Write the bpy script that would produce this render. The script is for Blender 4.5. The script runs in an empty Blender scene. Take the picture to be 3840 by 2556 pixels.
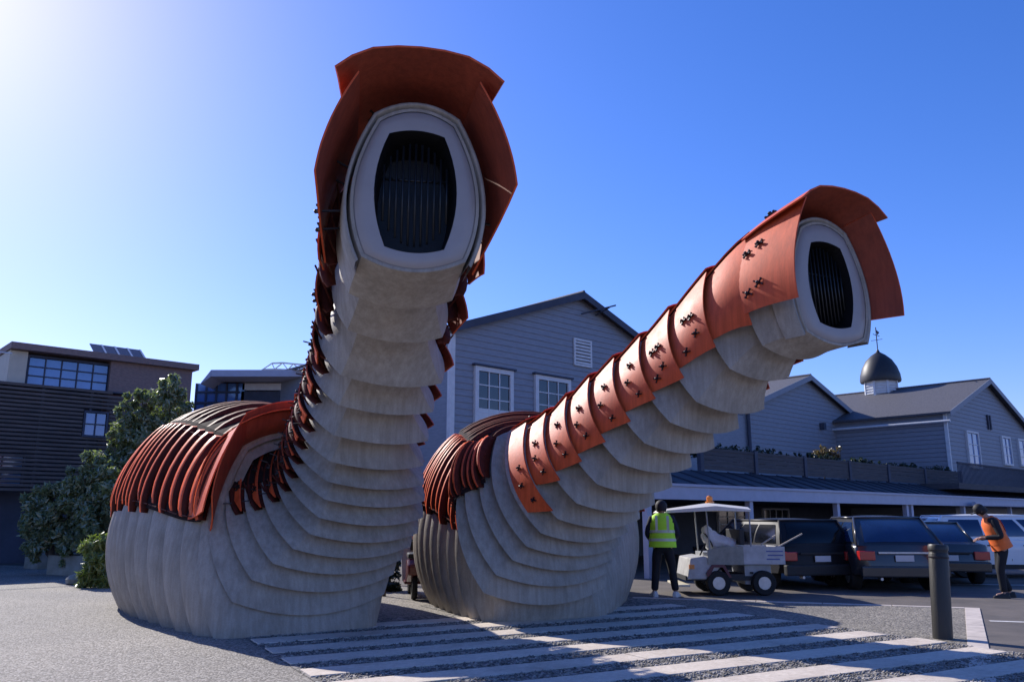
import bpy, bmesh, math, random
import numpy as np
from mathutils import Vector, Matrix
rnd = random.Random(7)
C = bpy.context.scene.collection
scn = bpy.context.scene
R = math.radians
# ------------------------------------------------------------------ camera
FPX, CXP, CYP, PITCH, CAMH = 3072.0, 1920.0, 1278.0, R(12.07), 1.5
cam = bpy.data.objects.new('camera', bpy.data.cameras.new('camera'))
C.objects.link(cam); scn.camera = cam
cam.location = (0, 0, CAMH); cam.rotation_euler = (R(90) + PITCH, 0, 0)
cam.data.sensor_width = 36; cam.data.lens = 36 * FPX / 3840
cam.data.clip_start = 0.05; cam.data.clip_end = 3000
# ------------------------------------------------------------------ sky and sun
SUN_FROM = -41.5      # degrees clockwise from +Y (the view direction): the sun stands behind, to the left
SUN_EL = 33.5
world = bpy.data.worlds.new('World'); scn.world = world; world.use_nodes = True
nt = world.node_tree; nt.nodes.clear()
out = nt.nodes.new('ShaderNodeOutputWorld'); bg = nt.nodes.new('ShaderNodeBackground')
sky = nt.nodes.new('ShaderNodeTexSky'); sky.sky_type = 'NISHITA'; sky.sun_disc = False
sky.sun_elevation = R(SUN_EL); sky.sun_rotation = R(SUN_FROM)
sky.air_density = 1.0; sky.dust_density = 0.38; sky.ozone_density = 4.0
hsv = nt.nodes.new('ShaderNodeHueSaturation'); hsv.inputs['Saturation'].default_value = 1.25
hsv.inputs['Hue'].default_value = 0.501
nt.links.new(sky.outputs[0], hsv.inputs['Color']); 
tint = nt.nodes.new('ShaderNodeMix'); tint.data_type = 'RGBA'; tint.blend_type = 'MULTIPLY'; tint.inputs[0].default_value = 1.0
tint.inputs[7].default_value = (1.22, 1.07, 1.52, 1)
nt.links.new(hsv.outputs[0], tint.inputs[6]); nt.links.new(tint.outputs[2], bg.inputs['Color'])
bg.inputs['Strength'].default_value = 0.11
nt.links.new(bg.outputs[0], out.inputs['Surface'])
sun = bpy.data.objects.new('sun', bpy.data.lights.new('sun', 'SUN')); C.objects.link(sun)
sun.data.energy = 5.0; sun.data.angle = R(0.5); sun.data.color = (1.0, 0.95, 0.88)
sd = Vector((math.sin(R(SUN_FROM)) * math.cos(R(SUN_EL)), math.cos(R(SUN_FROM)) * math.cos(R(SUN_EL)), math.sin(R(SUN_EL))))
sun.rotation_euler = sd.to_track_quat('Z', 'Y').to_euler(); sun.location = (-20, 20, 30)
vs = scn.view_settings
vs.view_transform = 'Standard'; vs.look = 'None'; vs.gamma = 1; vs.exposure = 0.28; vs.use_curve_mapping = False
# ------------------------------------------------------------------ helpers
SP, CP = math.sin(PITCH), math.cos(PITCH)
def ray(px, py):
    u = (px - CXP) / FPX; v = (py - CYP) / FPX
    return Vector((u, CP + v * SP, SP - v * CP))
def at(px, py, Y):
    d = ray(px, py); return Vector((0, 0, CAMH)) + d * (Y / d.y)
def opt(px, py, D): return Vector((0, 0, CAMH)) + ray(px, py) * D
def ground(px, py, z=0.0):
    d = ray(px, py); return Vector((0, 0, CAMH)) + d * ((z - CAMH) / d.z)

def node(nt, t, **kw):
    n = nt.nodes.new(t)
    for k, v in kw.items():
        if k in n.inputs: n.inputs[k].default_value = v
        else: setattr(n, k, v)
    return n
MATS = {}
def mat(name, col, rough=0.6, var=0.15, scale=6.0, bump=0.0, bscale=None, metal=0.0, spec=0.5, col2=None, stretch=None, detail=6, coat=0.0, trans=0.0):
    if name in MATS: return MATS[name]
    m = bpy.data.materials.new(name); m.use_nodes = True; MATS[name] = m
    t = m.node_tree; b = t.nodes['Principled BSDF']
    b.inputs['Roughness'].default_value = rough; b.inputs['Metallic'].default_value = metal
    b.inputs['Specular IOR Level'].default_value = spec
    b.inputs['Coat Weight'].default_value = coat
    c2 = col2 if col2 else tuple(max(0, c * (1 - var)) for c in col)
    c1 = col if col2 else tuple(min(1, c * (1 + var)) for c in col)
    tc = node(t, 'ShaderNodeTexCoord'); vec = tc.outputs['Object']
    if stretch:
        mp = node(t, 'ShaderNodeMapping'); mp.inputs['Scale'].default_value = stretch
        t.links.new(vec, mp.inputs['Vector']); vec = mp.outputs[0]
    nz = node(t, 'ShaderNodeTexNoise'); nz.inputs['Scale'].default_value = scale; nz.inputs['Detail'].default_value = detail
    nz.inputs['Roughness'].default_value = 0.62
    t.links.new(vec, nz.inputs['Vector'])
    cr = node(t, 'ShaderNodeValToRGB'); cr.color_ramp.elements[0].position = 0.33; cr.color_ramp.elements[1].position = 0.67
    cr.color_ramp.elements[0].color = (*c2, 1); cr.color_ramp.elements[1].color = (*c1, 1)
    t.links.new(nz.outputs['Fac'], cr.inputs['Fac']); t.links.new(cr.outputs[0], b.inputs['Base Color'])
    if bump:
        n2 = node(t, 'ShaderNodeTexNoise'); n2.inputs['Scale'].default_value = bscale or scale * 6; n2.inputs['Detail'].default_value = 4
        t.links.new(vec, n2.inputs['Vector'])
        bp = node(t, 'ShaderNodeBump'); bp.inputs['Strength'].default_value = bump; bp.inputs['Distance'].default_value = 0.02
        t.links.new(n2.outputs['Fac'], bp.inputs['Height']); t.links.new(bp.outputs[0], b.inputs['Normal'])
    return m

def weathered(name, c_hi, c_lo, rough, streak=0.35, stain=None, speck=0.0, bump=0.1, mot=1.3):
    """base tone + vertical streaks + patchy stains + fine speckle"""
    if name in MATS: return MATS[name]
    m = bpy.data.materials.new(name); m.use_nodes = True; MATS[name] = m; t = m.node_tree; b = t.nodes['Principled BSDF']
    tc = node(t, 'ShaderNodeTexCoord'); L = t.links
    def noise(sc, det, mp=None):
        v = tc.outputs['Object']
        if mp: q = node(t, 'ShaderNodeMapping'); q.inputs['Scale'].default_value = mp; L.new(v, q.inputs['Vector']); v = q.outputs[0]
        n = node(t, 'ShaderNodeTexNoise'); n.inputs['Scale'].default_value = sc; n.inputs['Detail'].default_value = det; n.inputs['Roughness'].default_value = 0.65; L.new(v, n.inputs['Vector']); return n.outputs['Fac']
    def ramp(f, p0, p1, a, c):
        r = node(t, 'ShaderNodeValToRGB'); r.color_ramp.elements[0].position = p0; r.color_ramp.elements[1].position = p1
        r.color_ramp.elements[0].color = (*a, 1); r.color_ramp.elements[1].color = (*c, 1); L.new(f, r.inputs['Fac']); return r.outputs[0]
    def mul(a, c, k=1.0):
        x = node(t, 'ShaderNodeMix', data_type='RGBA', blend_type='MULTIPLY'); x.inputs[0].default_value = k; L.new(a, x.inputs[6]); L.new(c, x.inputs[7]); return x.outputs[2]
    col = ramp(noise(mot, 9), 0.32, 0.68, c_lo, c_hi)
    k = 1-streak
    col = mul(col, ramp(noise(6.0, 8, (2.6, 2.6, 0.12)), 0.38, 0.62, (k, k*0.97, k*0.93), (1.06, 1.05, 1.04)))
    if stain: col = mul(col, ramp(noise(0.9, 9), 0.50, 0.72, (1, 1, 1), stain))
    if speck: col = mul(col, ramp(noise(60, 2), 0.35, 0.6, (1-speck,)*3, (1, 1, 1)))
    L.new(col, b.inputs['Base Color'])
    r2 = node(t, 'ShaderNodeMapRange'); r2.inputs['To Min'].default_value = rough-0.12; r2.inputs['To Max'].default_value = rough+0.15; L.new(noise(4, 5), r2.inputs['Value']); L.new(r2.outputs[0], b.inputs['Roughness'])
    bp = node(t, 'ShaderNodeBump'); bp.inputs['Strength'].default_value = bump; bp.inputs['Distance'].default_value = 0.02; L.new(noise(22, 5), bp.inputs['Height']); L.new(bp.outputs[0], b.inputs['Normal'])
    return m

class MB:
    """collects shapes, then links them as ONE mesh object"""
    def __init__(s): s.v = []; s.f = []; s.m = []
    def add(s, vs, fs, M=None, mi=0):
        o = len(s.v)
        s.v += [tuple(M @ Vector(p)) if M is not None else tuple(p) for p in vs]
        s.f += [tuple(o + i for i in f) for f in fs]; s.m += [mi] * len(fs); return s
    def box(s, a, b, M=None, mi=0):
        x0, y0, z0 = a; x1, y1, z1 = b
        return s.add([(x0,y0,z0),(x1,y0,z0),(x1,y1,z0),(x0,y1,z0),(x0,y0,z1),(x1,y0,z1),(x1,y1,z1),(x0,y1,z1)],
                     [(0,3,2,1),(4,5,6,7),(0,1,5,4),(1,2,6,5),(2,3,7,6),(3,0,4,7)], M, mi)
    def bar(s, p, q, r=0.02, n=6, r2=None, mi=0):
        p = Vector(p); q = Vector(q); d = (q - p).normalized()
        a = d.orthogonal().normalized(); b = d.cross(a); r2 = r if r2 is None else r2
        vs = [p + (a * math.cos(2*math.pi*i/n) + b * math.sin(2*math.pi*i/n)) * r for i in range(n)]
        vs += [q + (a * math.cos(2*math.pi*i/n) + b * math.sin(2*math.pi*i/n)) * r2 for i in range(n)]
        fs = [(i, (i+1) % n, n + (i+1) % n, n + i) for i in range(n)] + [tuple(range(n))[::-1], tuple(range(n, 2*n))]
        return s.add(vs, fs, None, mi)
    def prism(s, poly, d, M=None, mi=0):
        """poly: 3-D points, extruded by vector d"""
        n = len(poly); d = Vector(d); P = [Vector(p) for p in poly]
        return s.add(P + [p + d for p in P], [tuple(range(n))[::-1], tuple(range(n, 2*n))] + [(i, (i+1) % n, n + (i+1) % n, n + i) for i in range(n)], M, mi)
    def lathe(s, prof, n=24, M=None, mi=0, ax='z', cap=True):
        """prof: list of (r, h)"""
        vs = []
        for r, h in prof:
            for i in range(n):
                a = 2*math.pi*i/n
                if ax == 'z': vs.append((r*math.cos(a), r*math.sin(a), h))
                elif ax == 'y': vs.append((r*math.cos(a), h, r*math.sin(a)))
                else: vs.append((h, r*math.cos(a), r*math.sin(a)))
        fs = []
        for j in range(len(prof)-1):
            for i in range(n): fs.append((j*n+i, j*n+(i+1) % n, (j+1)*n+(i+1) % n, (j+1)*n+i))
        if cap and prof[0][0] > 1e-6: fs.append(tuple(range(n))[::-1])
        if cap and prof[-1][0] > 1e-6: fs.append(tuple((len(prof)-1)*n + i for i in range(n)))
        return s.add(vs, fs, M, mi)
    def grid(s, rows, closed=False, mi=0):
        n = len(rows[0]); o = len(s.v)
        for r in rows: s.v += [tuple(p) for p in r]
        for j in range(len(rows)-1):
            for i in range(n if closed else n-1):
                s.f.append((o+j*n+i, o+j*n+(i+1) % n, o+(j+1)*n+(i+1) % n, o+(j+1)*n+i)); s.m.append(mi)
        return s
    def build(s, name, m, parent=None, smooth=False, bevel=0.0, fix=True):
        me = bpy.data.meshes.new(name); me.from_pydata(s.v, [], s.f)
        for mm in (m if isinstance(m, (list, tuple)) else [m]): me.materials.append(mm)
        if isinstance(m, (list, tuple)): me.polygons.foreach_set('material_index', s.m)
        if fix or bevel:
            bm = bmesh.new(); bm.from_mesh(me)
            if bevel:
                bmesh.ops.bevel(bm, geom=[e for e in bm.edges if len(e.link_faces) == 2 and e.calc_face_angle(0) > 0.5], offset=bevel, segments=2, affect='EDGES', profile=0.6)
            if fix: bmesh.ops.recalc_face_normals(bm, faces=bm.faces)
            bm.to_mesh(me); bm.free()
        if smooth:
            if smooth == 'auto': me.set_sharp_from_angle(angle=R(35))
            else: me.polygons.foreach_set('use_smooth', [True]*len(me.polygons))
        me.update()
        o = bpy.data.objects.new(name, me); C.objects.link(o)
        if parent is not None: o.parent = parent
        return o
def tag(o, label=None, cat=None, group=None, kind=None):
    if label: o['label'] = label
    if cat: o['category'] = cat
    if group: o['group'] = group
    if kind: o['kind'] = kind
    return o
def thing(name, label, cat, loc=(0, 0, 0), rz=0.0, group=None):
    o = bpy.data.objects.new(name, None); C.objects.link(o); o.empty_display_size = 0.2
    o.location = loc; o.rotation_euler = (0, 0, rz)
    return tag(o, label, cat, group)
def struct(o): o['kind'] = 'structure'; return o
def inst(src, parent, M):
    """copy of a piece sharing its mesh, placed by matrix in the parent's frame"""
    c = src.copy(); C.objects.link(c); c.parent = parent; c.matrix_local = M; return c
def frame(x, y, z, p):
    M = Matrix((x, y, z)).transposed().to_4x4(); M.translation = p; return M
M_steel = mat('dark_steel', (0.03,0.024,0.026), 0.45, 0.2, 20, metal=0.6)
# ------------------------------------------------------------------ ground
def aggregate(name, c_lo, c_mid, c_hi, scale, rough=0.85, patch=None):
    """exposed aggregate: pebbles of different tone by voronoi cells"""
    m = bpy.data.materials.new(name); m.use_nodes = True; t = m.node_tree; b = t.nodes['Principled BSDF']
    b.inputs['Roughness'].default_value = rough
    tc = node(t, 'ShaderNodeTexCoord')
    vo = node(t, 'ShaderNodeTexVoronoi'); vo.inputs['Scale'].default_value = scale; t.links.new(tc.outputs['Object'], vo.inputs['Vector'])
    sx = node(t, 'ShaderNodeSeparateColor'); t.links.new(vo.outputs['Color'], sx.inputs[0])
    cr = node(t, 'ShaderNodeValToRGB'); e = cr.color_ramp.elements
    e[0].color = (*c_lo, 1); e[1].color = (*c_hi, 1); n = e.new(0.5); n.color = (*c_mid, 1)
    t.links.new(sx.outputs[0], cr.inputs['Fac'])
    nz = node(t, 'ShaderNodeTexNoise'); nz.inputs['Scale'].default_value = 0.35; nz.inputs['Detail'].default_value = 7; t.links.new(tc.outputs['Object'], nz.inputs['Vector'])
    r2 = node(t, 'ShaderNodeValToRGB'); r2.color_ramp.elements[0].position = 0.35; r2.color_ramp.elements[1].position = 0.65
    r2.color_ramp.elements[0].color = (0.78, 0.78, 0.80, 1); r2.color_ramp.elements[1].color = (1.1, 1.08, 1.05, 1)
    t.links.new(nz.outputs['Fac'], r2.inputs['Fac'])
    mx = node(t, 'ShaderNodeMix', data_type='RGBA', blend_type='MULTIPLY'); mx.inputs[0].default_value = 1
    t.links.new(cr.outputs[0], mx.inputs[6]); t.links.new(r2.outputs[0], mx.inputs[7]); t.links.new(mx.outputs[2], b.inputs['Base Color'])
    bp = node(t, 'ShaderNodeBump'); bp.inputs['Strength'].default_value = 0.7; bp.inputs['Distance'].default_value = 0.012; bp.invert = True
    t.links.new(vo.outputs['Distance'], bp.inputs['Height']); t.links.new(bp.outputs[0], b.inputs['Normal'])
    return m
M_agg = aggregate('exposed_aggregate', (0.11,0.098,0.085), (0.225,0.205,0.178), (0.43,0.395,0.345), 50)
M_agg2 = aggregate('pebble_aggregate', (0.09,0.08,0.065), (0.19,0.172,0.14), (0.37,0.335,0.28), 42)
M_gravel = aggregate('loose_gravel', (0.04,0.038,0.036), (0.14,0.13,0.12), (0.42,0.39,0.36), 26)
M_asph = mat('worn_asphalt', (0.15,0.125,0.105), 0.85, scale=1.2, bump=0.3, bscale=60, col2=(0.08,0.07,0.062))
M_plank = weathered('pale_stone_strip', (0.74,0.65,0.55), (0.60,0.52,0.44), 0.8, 0.12, (0.7,0.68,0.66), 0.12, 0.15)
M_kerb = mat('pale_kerb', (0.62,0.54,0.47), 0.85, scale=4, bump=0.1, bscale=40, col2=(0.45,0.39,0.34))
M_line = mat('white_line_paint', (0.62,0.60,0.57), 0.7, 0.2, 8)
def sheet(name, pts, z, m, th=0.0):
    mb = MB(); pts = [(p[0], p[1]) for p in pts]
    if th: mb.prism([(x, y, z-th) for x, y in pts], (0, 0, th))
    else: mb.add([(x, y, z) for x, y in pts], [tuple(range(len(pts)))])
    o = mb.build(name, m)
    return struct(o)
sheet('ground', [(-400,-60),(400,-60),(400,900),(-400,900)], 0.0, M_asph)
# plaza paving: everything left of the parking yard
kr = [(4.45,8.0),(7.78,14.25)]           # outer line of the right-hand kerb
dk = Vector((kr[1][0]-kr[0][0], kr[1][1]-kr[0][1])).normalized()
near = Vector(kr[0]) - dk*12; far = Vector(kr[1])
dl = Vector((-0.945, 0.327)).normalized()   # line of the far kerb, running left
farl = far + dl*5.6; farl2 = Vector((-2.0, 17.9))
sheet('plaza_paving', [(-60,-40),(near.x,near.y),(far.x,far.y),(farl.x,farl.y),(-1.5,17.8),(-7.0,22.3),(-16,26.6),(-60,30)], 0.004, M_agg)
kw = Vector((dk.y, -dk.x))*-0.22
KN = 7
kerb = bpy.data.objects.new('kerb', None); C.objects.link(kerb); struct(kerb)
for i in range(16):
    a = near + dk*(i*1.27+0.01); b = near + dk*((i+1)*1.27-0.01)
    if (b-far).dot(dk) > 0: b = far
    if (a-far).dot(dk) > 0: break
    mb = MB(); mb.prism([(a.x,a.y,0.0),(b.x,b.y,0.0),(b.x+kw.x,b.y+kw.y,0.0),(a.x+kw.x,a.y+kw.y,0.0)], (0,0,0.014)); mb.build('kerb_stone', M_kerb, kerb, bevel=0.004)
for i in range(5):
    a = far + kw + dl*(i*1.12+0.01); b = far + kw + dl*((i+1)*1.12-0.01); n = Vector((-dl.y, dl.x))*0.13
    mb = MB(); mb.prism([(a.x,a.y,0),(b.x,b.y,0),(b.x+n.x,b.y+n.y,0),(a.x+n.x,a.y+n.y,0)], (0,0,0.014)); mb.build('kerb_stone', M_kerb, kerb, bevel=0.004)
a = far+kw; pa = [a, a-dk*5.2, Vector((3.2,10.9)), farl+Vector((-0.6,-0.2))]
sheet('pebble_paving', pa, 0.008, M_agg2)
# striped paving in front of the pavilions
e1 = Vector((0.876, 0.482)); e2 = Vector((0.482, -0.876))
gr = []
def E(o, a, b): p = Vector(o) + e1*a + e2*b; return (p.x, p.y)
O = (-3.3, 10.75)
sheet('gravel_bed', [E(O,0.0,-1.2), E(O,3.4,-1.2), E(O,3.4,-2.6), E(O,7.4,-2.6), E(O,7.4,9), E(O,0.0,9)], 0.010, M_gravel)
strips = bpy.data.objects.new('striped_paving', None); C.objects.link(strips); struct(strips)
per = 0.78
for i in range(-1, 11):
    b0 = i*per+0.1; b1 = b0+0.41
    a0, a1 = 0.02, 7.3
    if b0 < -1.2: a0 = 3.6
    x = a0 + (0.9 if i % 2 else 0.0)
    xs = [a0] + [v for v in [a0+1.3+2.1*j+(0.9 if i % 2 else 0) for j in range(4)] if v < a1-0.6] + [a1 + 0.05*math.sin(i*3)]
    for j in range(len(xs)-1):
        q = [E(O,xs[j]+0.004,b0), E(O,xs[j+1]-0.004,b0), E(O,xs[j+1]-0.004,b1), E(O,xs[j]+0.004,b1)]
        mb = MB(); mb.prism([(x_,y_,0.0) for x_,y_ in q], (0,0,0.022+rnd.uniform(-.003,.003))); mb.build('paving_strip', M_plank, strips, bevel=0.005)
# loose pebbles in the gaps
def pebbles(name, n, place, m, s0=0.008, s1=0.022):
    rs = np.random.RandomState(5); oc = np.array([(1,0,0),(-1,0,0),(0,1,0),(0,-1,0),(0,0,1),(0,0,-1)], float)
    fc = np.array([(0,2,4),(2,1,4),(1,3,4),(3,0,4),(2,0,5),(1,2,5),(3,1,5),(0,3,5)])
    P = place(rs, n); n = len(P); s = rs.uniform(s0, s1, (n,1,1)); ang = rs.uniform(0, 6.28, n)
    sh = oc[None]*rs.uniform(0.6, 1.25, (n,1,3))*s
    c, d = np.cos(ang)[:,None], np.sin(ang)[:,None]
    X = sh[:,:,0]*c - sh[:,:,1]*d; Y = sh[:,:,0]*d + sh[:,:,1]*c; Z = sh[:,:,2]*0.75
    V = np.stack([X, Y, Z], 2) + P[:,None,:]
    F = (fc[None] + (np.arange(n)*6)[:,None,None]).reshape(-1, 3)
    me = bpy.data.meshes.new(name); me.from_pydata(V.reshape(-1,3).tolist(), [], F.tolist()); me.materials.append(m)
    me.polygons.foreach_set('use_smooth', [True]*len(me.polygons))
    o = bpy.data.objects.new(name, me); C.objects.link(o); return o
def gapfill(rs, n):
    a = rs.uniform(0.05, 7.35, n); i = rs.randint(-1, 11, n); b = i*per+0.53+rs.uniform(-0.01, 0.34, n)
    x = O[0]+e1.x*a+e2.x*b; y = O[1]+e1.y*a+e2.y*b
    return np.stack([x, y, np.full(n, 0.016)], 1)
M_peb = mat('pebble', (0.42,0.38,0.34), 0.7, scale=9, col2=(0.07,0.065,0.06), detail=2)
p = pebbles('loose_pebbles', 16000, gapfill, M_peb)
tag(p, 'small grey pebbles filling the gaps between the pale paving strips', 'gravel', kind='stuff')
for (x0, y0, x1, y1) in ((7.0,12.6,11.5,11.2),(9.5,19.4,12.0,18.9),(11.6,14.9,17,13.2)):   # bay lines
    a = Vector((x0,y0)); b = Vector((x1,y1)); n = (b-a).normalized(); n = Vector((-n.y,n.x))*0.06
    sheet('painted_line', [a+n, b+n, b-n, a-n], 0.005, M_line)

# ------------------------------------------------------------------ grey weatherboard buildings
AZB = math.atan2(0.678, 0.735); D1 = Vector((0.735,0.678,0)).normalized(); D2 = Vector((0.678,-0.735,0)).normalized()
W0 = Vector((-2.0, 27.0, 0))
def hit(px, py, origin, q=0.0):
    """local (s, z) where the sight line meets the facade plane lying q metres in front of origin's plane"""
    d = ray(px, py); P0 = origin + D2*q; k = (P0 - Vector((0,0,CAMH))).dot(D2) / d.dot(D2)
    p = Vector((0,0,CAMH)) + d*k; return (p-origin).dot(D1), p.z
M_board = mat('grey_painted_weatherboard', (0.27,0.29,0.335), 0.6, 0.1, 3, stretch=(1,1,6), col2=(0.21,0.23,0.27))
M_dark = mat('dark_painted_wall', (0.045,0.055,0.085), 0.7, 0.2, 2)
M_trim = mat('white_trim', (0.62,0.63,0.64), 0.55, 0.08, 5)
M_slate = mat('slate_roof', (0.11,0.105,0.115), 0.7, scale=7, bump=0.25, bscale=9, col2=(0.06,0.058,0.066), stretch=(1,2,2))
M_glass = mat('window_glass', (0.010,0.013,0.02), 0.06, 0.3, 2, spec=0.9)
M_bluegl = mat('blue_reflecting_glass', (0.05,0.13,0.34), 0.08, 0.3, 0.8, spec=1.0, col2=(0.10,0.23,0.52))
M_blind = mat('white_blind', (0.66,0.67,0.66), 0.7, 0.06, 4)
M_dkroof = mat('dark_ribbed_roof', (0.013,0.016,0.026), 0.7, 0.2, 2)
M_fascia = mat('pale_fascia', (0.42,0.43,0.52), 0.55, 0.06, 4)
M_wood = mat('weathered_grey_wood', (0.085,0.08,0.085), 0.8, scale=4, stretch=(0.4,1,5), col2=(0.045,0.043,0.05))
def building(name, label, origin):
    return thing(name, label, 'building', origin, AZB)
def window(root, s0, z0, s1, z1, y, cols, rows, blind=0.0, glass=None, fr=0.09, trim=None, name='window'):
    """frame proud of the wall at local y (camera side is -y), glazing bars, one pane per light"""
    trim = trim or M_trim; glass = glass or M_glass
    f = MB(); f.box((s0-fr,y-0.07,z0-fr),(s0,y+0.05,z1+fr)); f.box((s1,y-0.07,z0-fr),(s1+fr,y+0.05,z1+fr))
    f.box((s0,y-0.07,z1),(s1,y+0.05,z1+fr)); f.box((s0,y-0.09,z0-fr),(s1,y+0.05,z0))
    w = f.build(name, trim, root)
    dx = (s1-s0)/cols; dz = (z1-z0)/rows
    bars = MB()
    for i in range(1, cols): bars.box((s0+i*dx-0.02,y-0.045,z0),(s0+i*dx+0.02,y+0.01,z1))
    for j in range(1, rows):
        for i in range(cols): bars.box((s0+i*dx+0.02,y-0.04,z0+j*dz-0.02),(s0+(i+1)*dx-0.02,y+0.01,z0+j*dz+0.02))
    if bars.v: bars.build('glazing_bars', trim, w)
    for i in range(cols):
        for j in range(rows):
            g = MB().box((s0+i*dx+0.021,y-0.01,z0+j*dz+0.021),(s0+(i+1)*dx-0.021,y+0.005,z0+(j+1)*dz-0.021)).build('pane', glass, w)
    if blind: MB().box((s0+0.003,y-0.035,z0+0.003),(s1-0.003,y-0.015,z0+(z1-z0)*blind)).build('blind', M_blind, w)
    return w
def gable_front(root, s0, s1, zb, ze, zr, y=0.0, step=0.22, m=None):
    """lapped boards, each a part, clipped to the gable"""
    m = m or M_board; sm = (s0+s1)/2; z = zb
    def half(z):
        if z <= ze: return (s1-s0)/2
        return max(0.0, (s1-s0)/2*(zr-z)/(zr-ze))
    while z < zr-0.05:
        z1 = min(z+step, zr-0.01); h0, h1 = half(z), half(z1)
        mb = MB()
        o0 = 0.035; o1 = 0.008
        mb.add([(sm-h0,y-o0,z),(sm+h0,y-o0,z),(sm+h1,y-o1,z1),(sm-h1,y-o1,z1),(sm-h0,y+0.02,z),(sm+h0,y+0.02,z),(sm+h1,y+0.02,z1),(sm-h1,y+0.02,z1)],
               [(0,1,2,3),(7,6,5,4),(0,4,5,1),(3,2,6,7),(0,3,7,4),(1,5,6,2)])
        mb.build('board', m, root, fix=False); z = z1
def gable_house(name, label, s0, s1, q, zb, ze, zr, depth, over=0.35, roofm=None, left_over=0.35):
    root = building(name, label, W0 + D2*q)
    sm = (s0+s1)/2; L = s1-s0
    core = MB(); core.prism([(s0+0.03,0.03,0),(s1-0.03,0.03,0),(s1-0.03,0.03,ze-0.02),(sm,0.03,zr-0.03),(s0+0.03,0.03,ze-0.02)], (0,depth,0)); core.build('wall', M_board, root)
    gable_front(root, s0, s1, zb, ze, zr)
    sl = (zr-ze)/(L/2); 
    for sgn, e in ((-1, s0), (1, s1)):
        ex = e+sgn*over; ez = ze-sl*over
        mb = MB(); mb.prism([(sm,-over,zr+0.02),(ex,-over,ez+0.02),(ex,-over,ez+0.12),(sm,-over,zr+0.12)], (0,depth+over+0.3,0)); mb.build('roof_slope', roofm or M_slate, root)
        mb = MB(); mb.prism([(sm,-over-0.03,zr-0.14),(ex,-over-0.03,ez-0.14),(ex,-over-0.03,ez+0.14),(sm,-over-0.03,zr+0.14)], (0,0.028,0)); mb.build('bargeboard', M_dark if name == 'tall_gable_warehouse' else M_board, root)
    MB().bar((sm,-over,zr+0.14),(sm,depth+0.3,zr+0.14),0.07,8).build('ridge_cap', M_slate, root)
    return root
# tall gable behind the pavilions
B1 = gable_house('tall_gable_warehouse', 'tall blue grey weatherboard gable with white framed windows between the pavilions', 0.0, 12.5, 0, 1.5, 7.72, 9.95, 16)
for (xa, ya, xb, yb, cols, rows, bl) in ((1788,1390,1905,1650,3,5,0.46),(2012,1422,2125,1660,3,5,0.0)):
    s0, z1 = hit(xa, ya, W0); s1, _ = hit(xb, yb, W0); _, z0 = hit(xa, yb, W0)
    window(B1, s0, z0, s1, z1, -0.06, cols, rows, bl, fr=0.16)
    MB().box((s0-0.25,-0.2,z1+0.17),(s1+0.25,-0.04,z1+0.23)).build('window_hood', M_dark, B1)
s0, z1 = hit(2152, 1275, W0); s1, _ = hit(2208, 1275, W0); _, z0 = hit(2152, 1362, W0)
v = MB(); v.box((s0-0.08,-0.09,z0-0.08),(s0,-0.035,z1+0.08)); v.box((s1,-0.09,z0-0.08),(s1+0.08,-0.035,z1+0.08)); v.box((s0,-0.09,z1),(s1,-0.035,z1+0.08)); v.box((s0,-0.09,z0-0.08),(s1,-0.035,z0))
v = v.build('louvre_vent', M_trim, B1)
for i in range(7):
    z = z0+(z1-z0)*(i+0.15)/7; MB().box((s0,-0.085,z),(s1,-0.04,z+(z1-z0)/7*0.55)).build('slat', M_trim, v)
s, z = hit(2230, 1165, W0); MB().bar((s-0.9,-0.1,z-0.3),(s+0.25,-0.9,z+0.1),0.03).bar((s,-0.05,z-0.2),(s,-0.8,z),0.03).build('hoist_bracket', M_dark, B1)
MB().box((-0.14,-0.08,0),(0.06,0.08,7.5)).build('corner_board', M_trim, B1)
# second gable
B2 = gable_house('low_gable_building', 'small blue grey gable with slate roof between the pavilion neck and the cupola', 17.75, 30.4, 0, 3.0, 6.6, 8.72, 14)
MB().bar((17.95,-0.15,3.2),(17.95,-0.15,7.0),0.09,8).build('downpipe', M_dark, B2)
MB().lathe([(0.12,6.6),(0.55,6.95),(0.62,7.1),(0.62,7.2),(0.1,7.25)], 12, Matrix.Translation((17.95,-0.3,-0.1))).build('hopper', M_dark, B2)
s0, z1 = hit(3188, 1652, W0); s1, z0 = hit(3252, 1705, W0); window(B2, s0, z0, s1, z1, -0.06, 3, 2, fr=0.1)
s, z = hit(3075, 1600, W0); MB().box((s-0.12,-0.3,z-0.15),(s+0.12,-0.04,z+0.2)).build('wall_lamp', M_dark, B2)
MB().box((12.4,-0.02,0),(17.8,0.3,6.2)).build('link_wall', M_board, B2)
# third gable with cupola
Q3 = 5.8
B3 = gable_house('cupola_house', 'blue grey gabled house at the right with long slate roof', 27.05, 39.5, Q3, 3.0, 6.62, 8.85, 20)
MB().box((26.93,-0.06,3.0),(27.05,0.10,6.55)).build('corner_board', M_trim, B3)
z = 3.1
while z < 6.4:      # boards of the side wall
    MB().box((26.985,0.12,z),(27.03,6.0,z+0.2)).build('board', M_board, B3, fix=False); z += 0.22
MB().bar((26.72,-0.3,6.15),(26.72,6.0,6.15),0.07,8).build('gutter', M_trim, B3)
Wq = W0
for (xa, ya, xb, yb, c_, r_, gl) in ((3618,1620,3672,1745,2,3,M_bluegl),(3750,1640,3790,1735,2,3,M_bluegl),(3812,1650,3860,1740,2,3,M_bluegl)):
    s0, z1 = hit(xa, ya, W0, Q3); s1, _ = hit(xb, yb, W0, Q3); _, z0 = hit(xa, yb, W0, Q3)
    window(B3, s0, max(z0,3.1), s1, z1, -0.06, c_, r_, 0, gl, 0.1)
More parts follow.
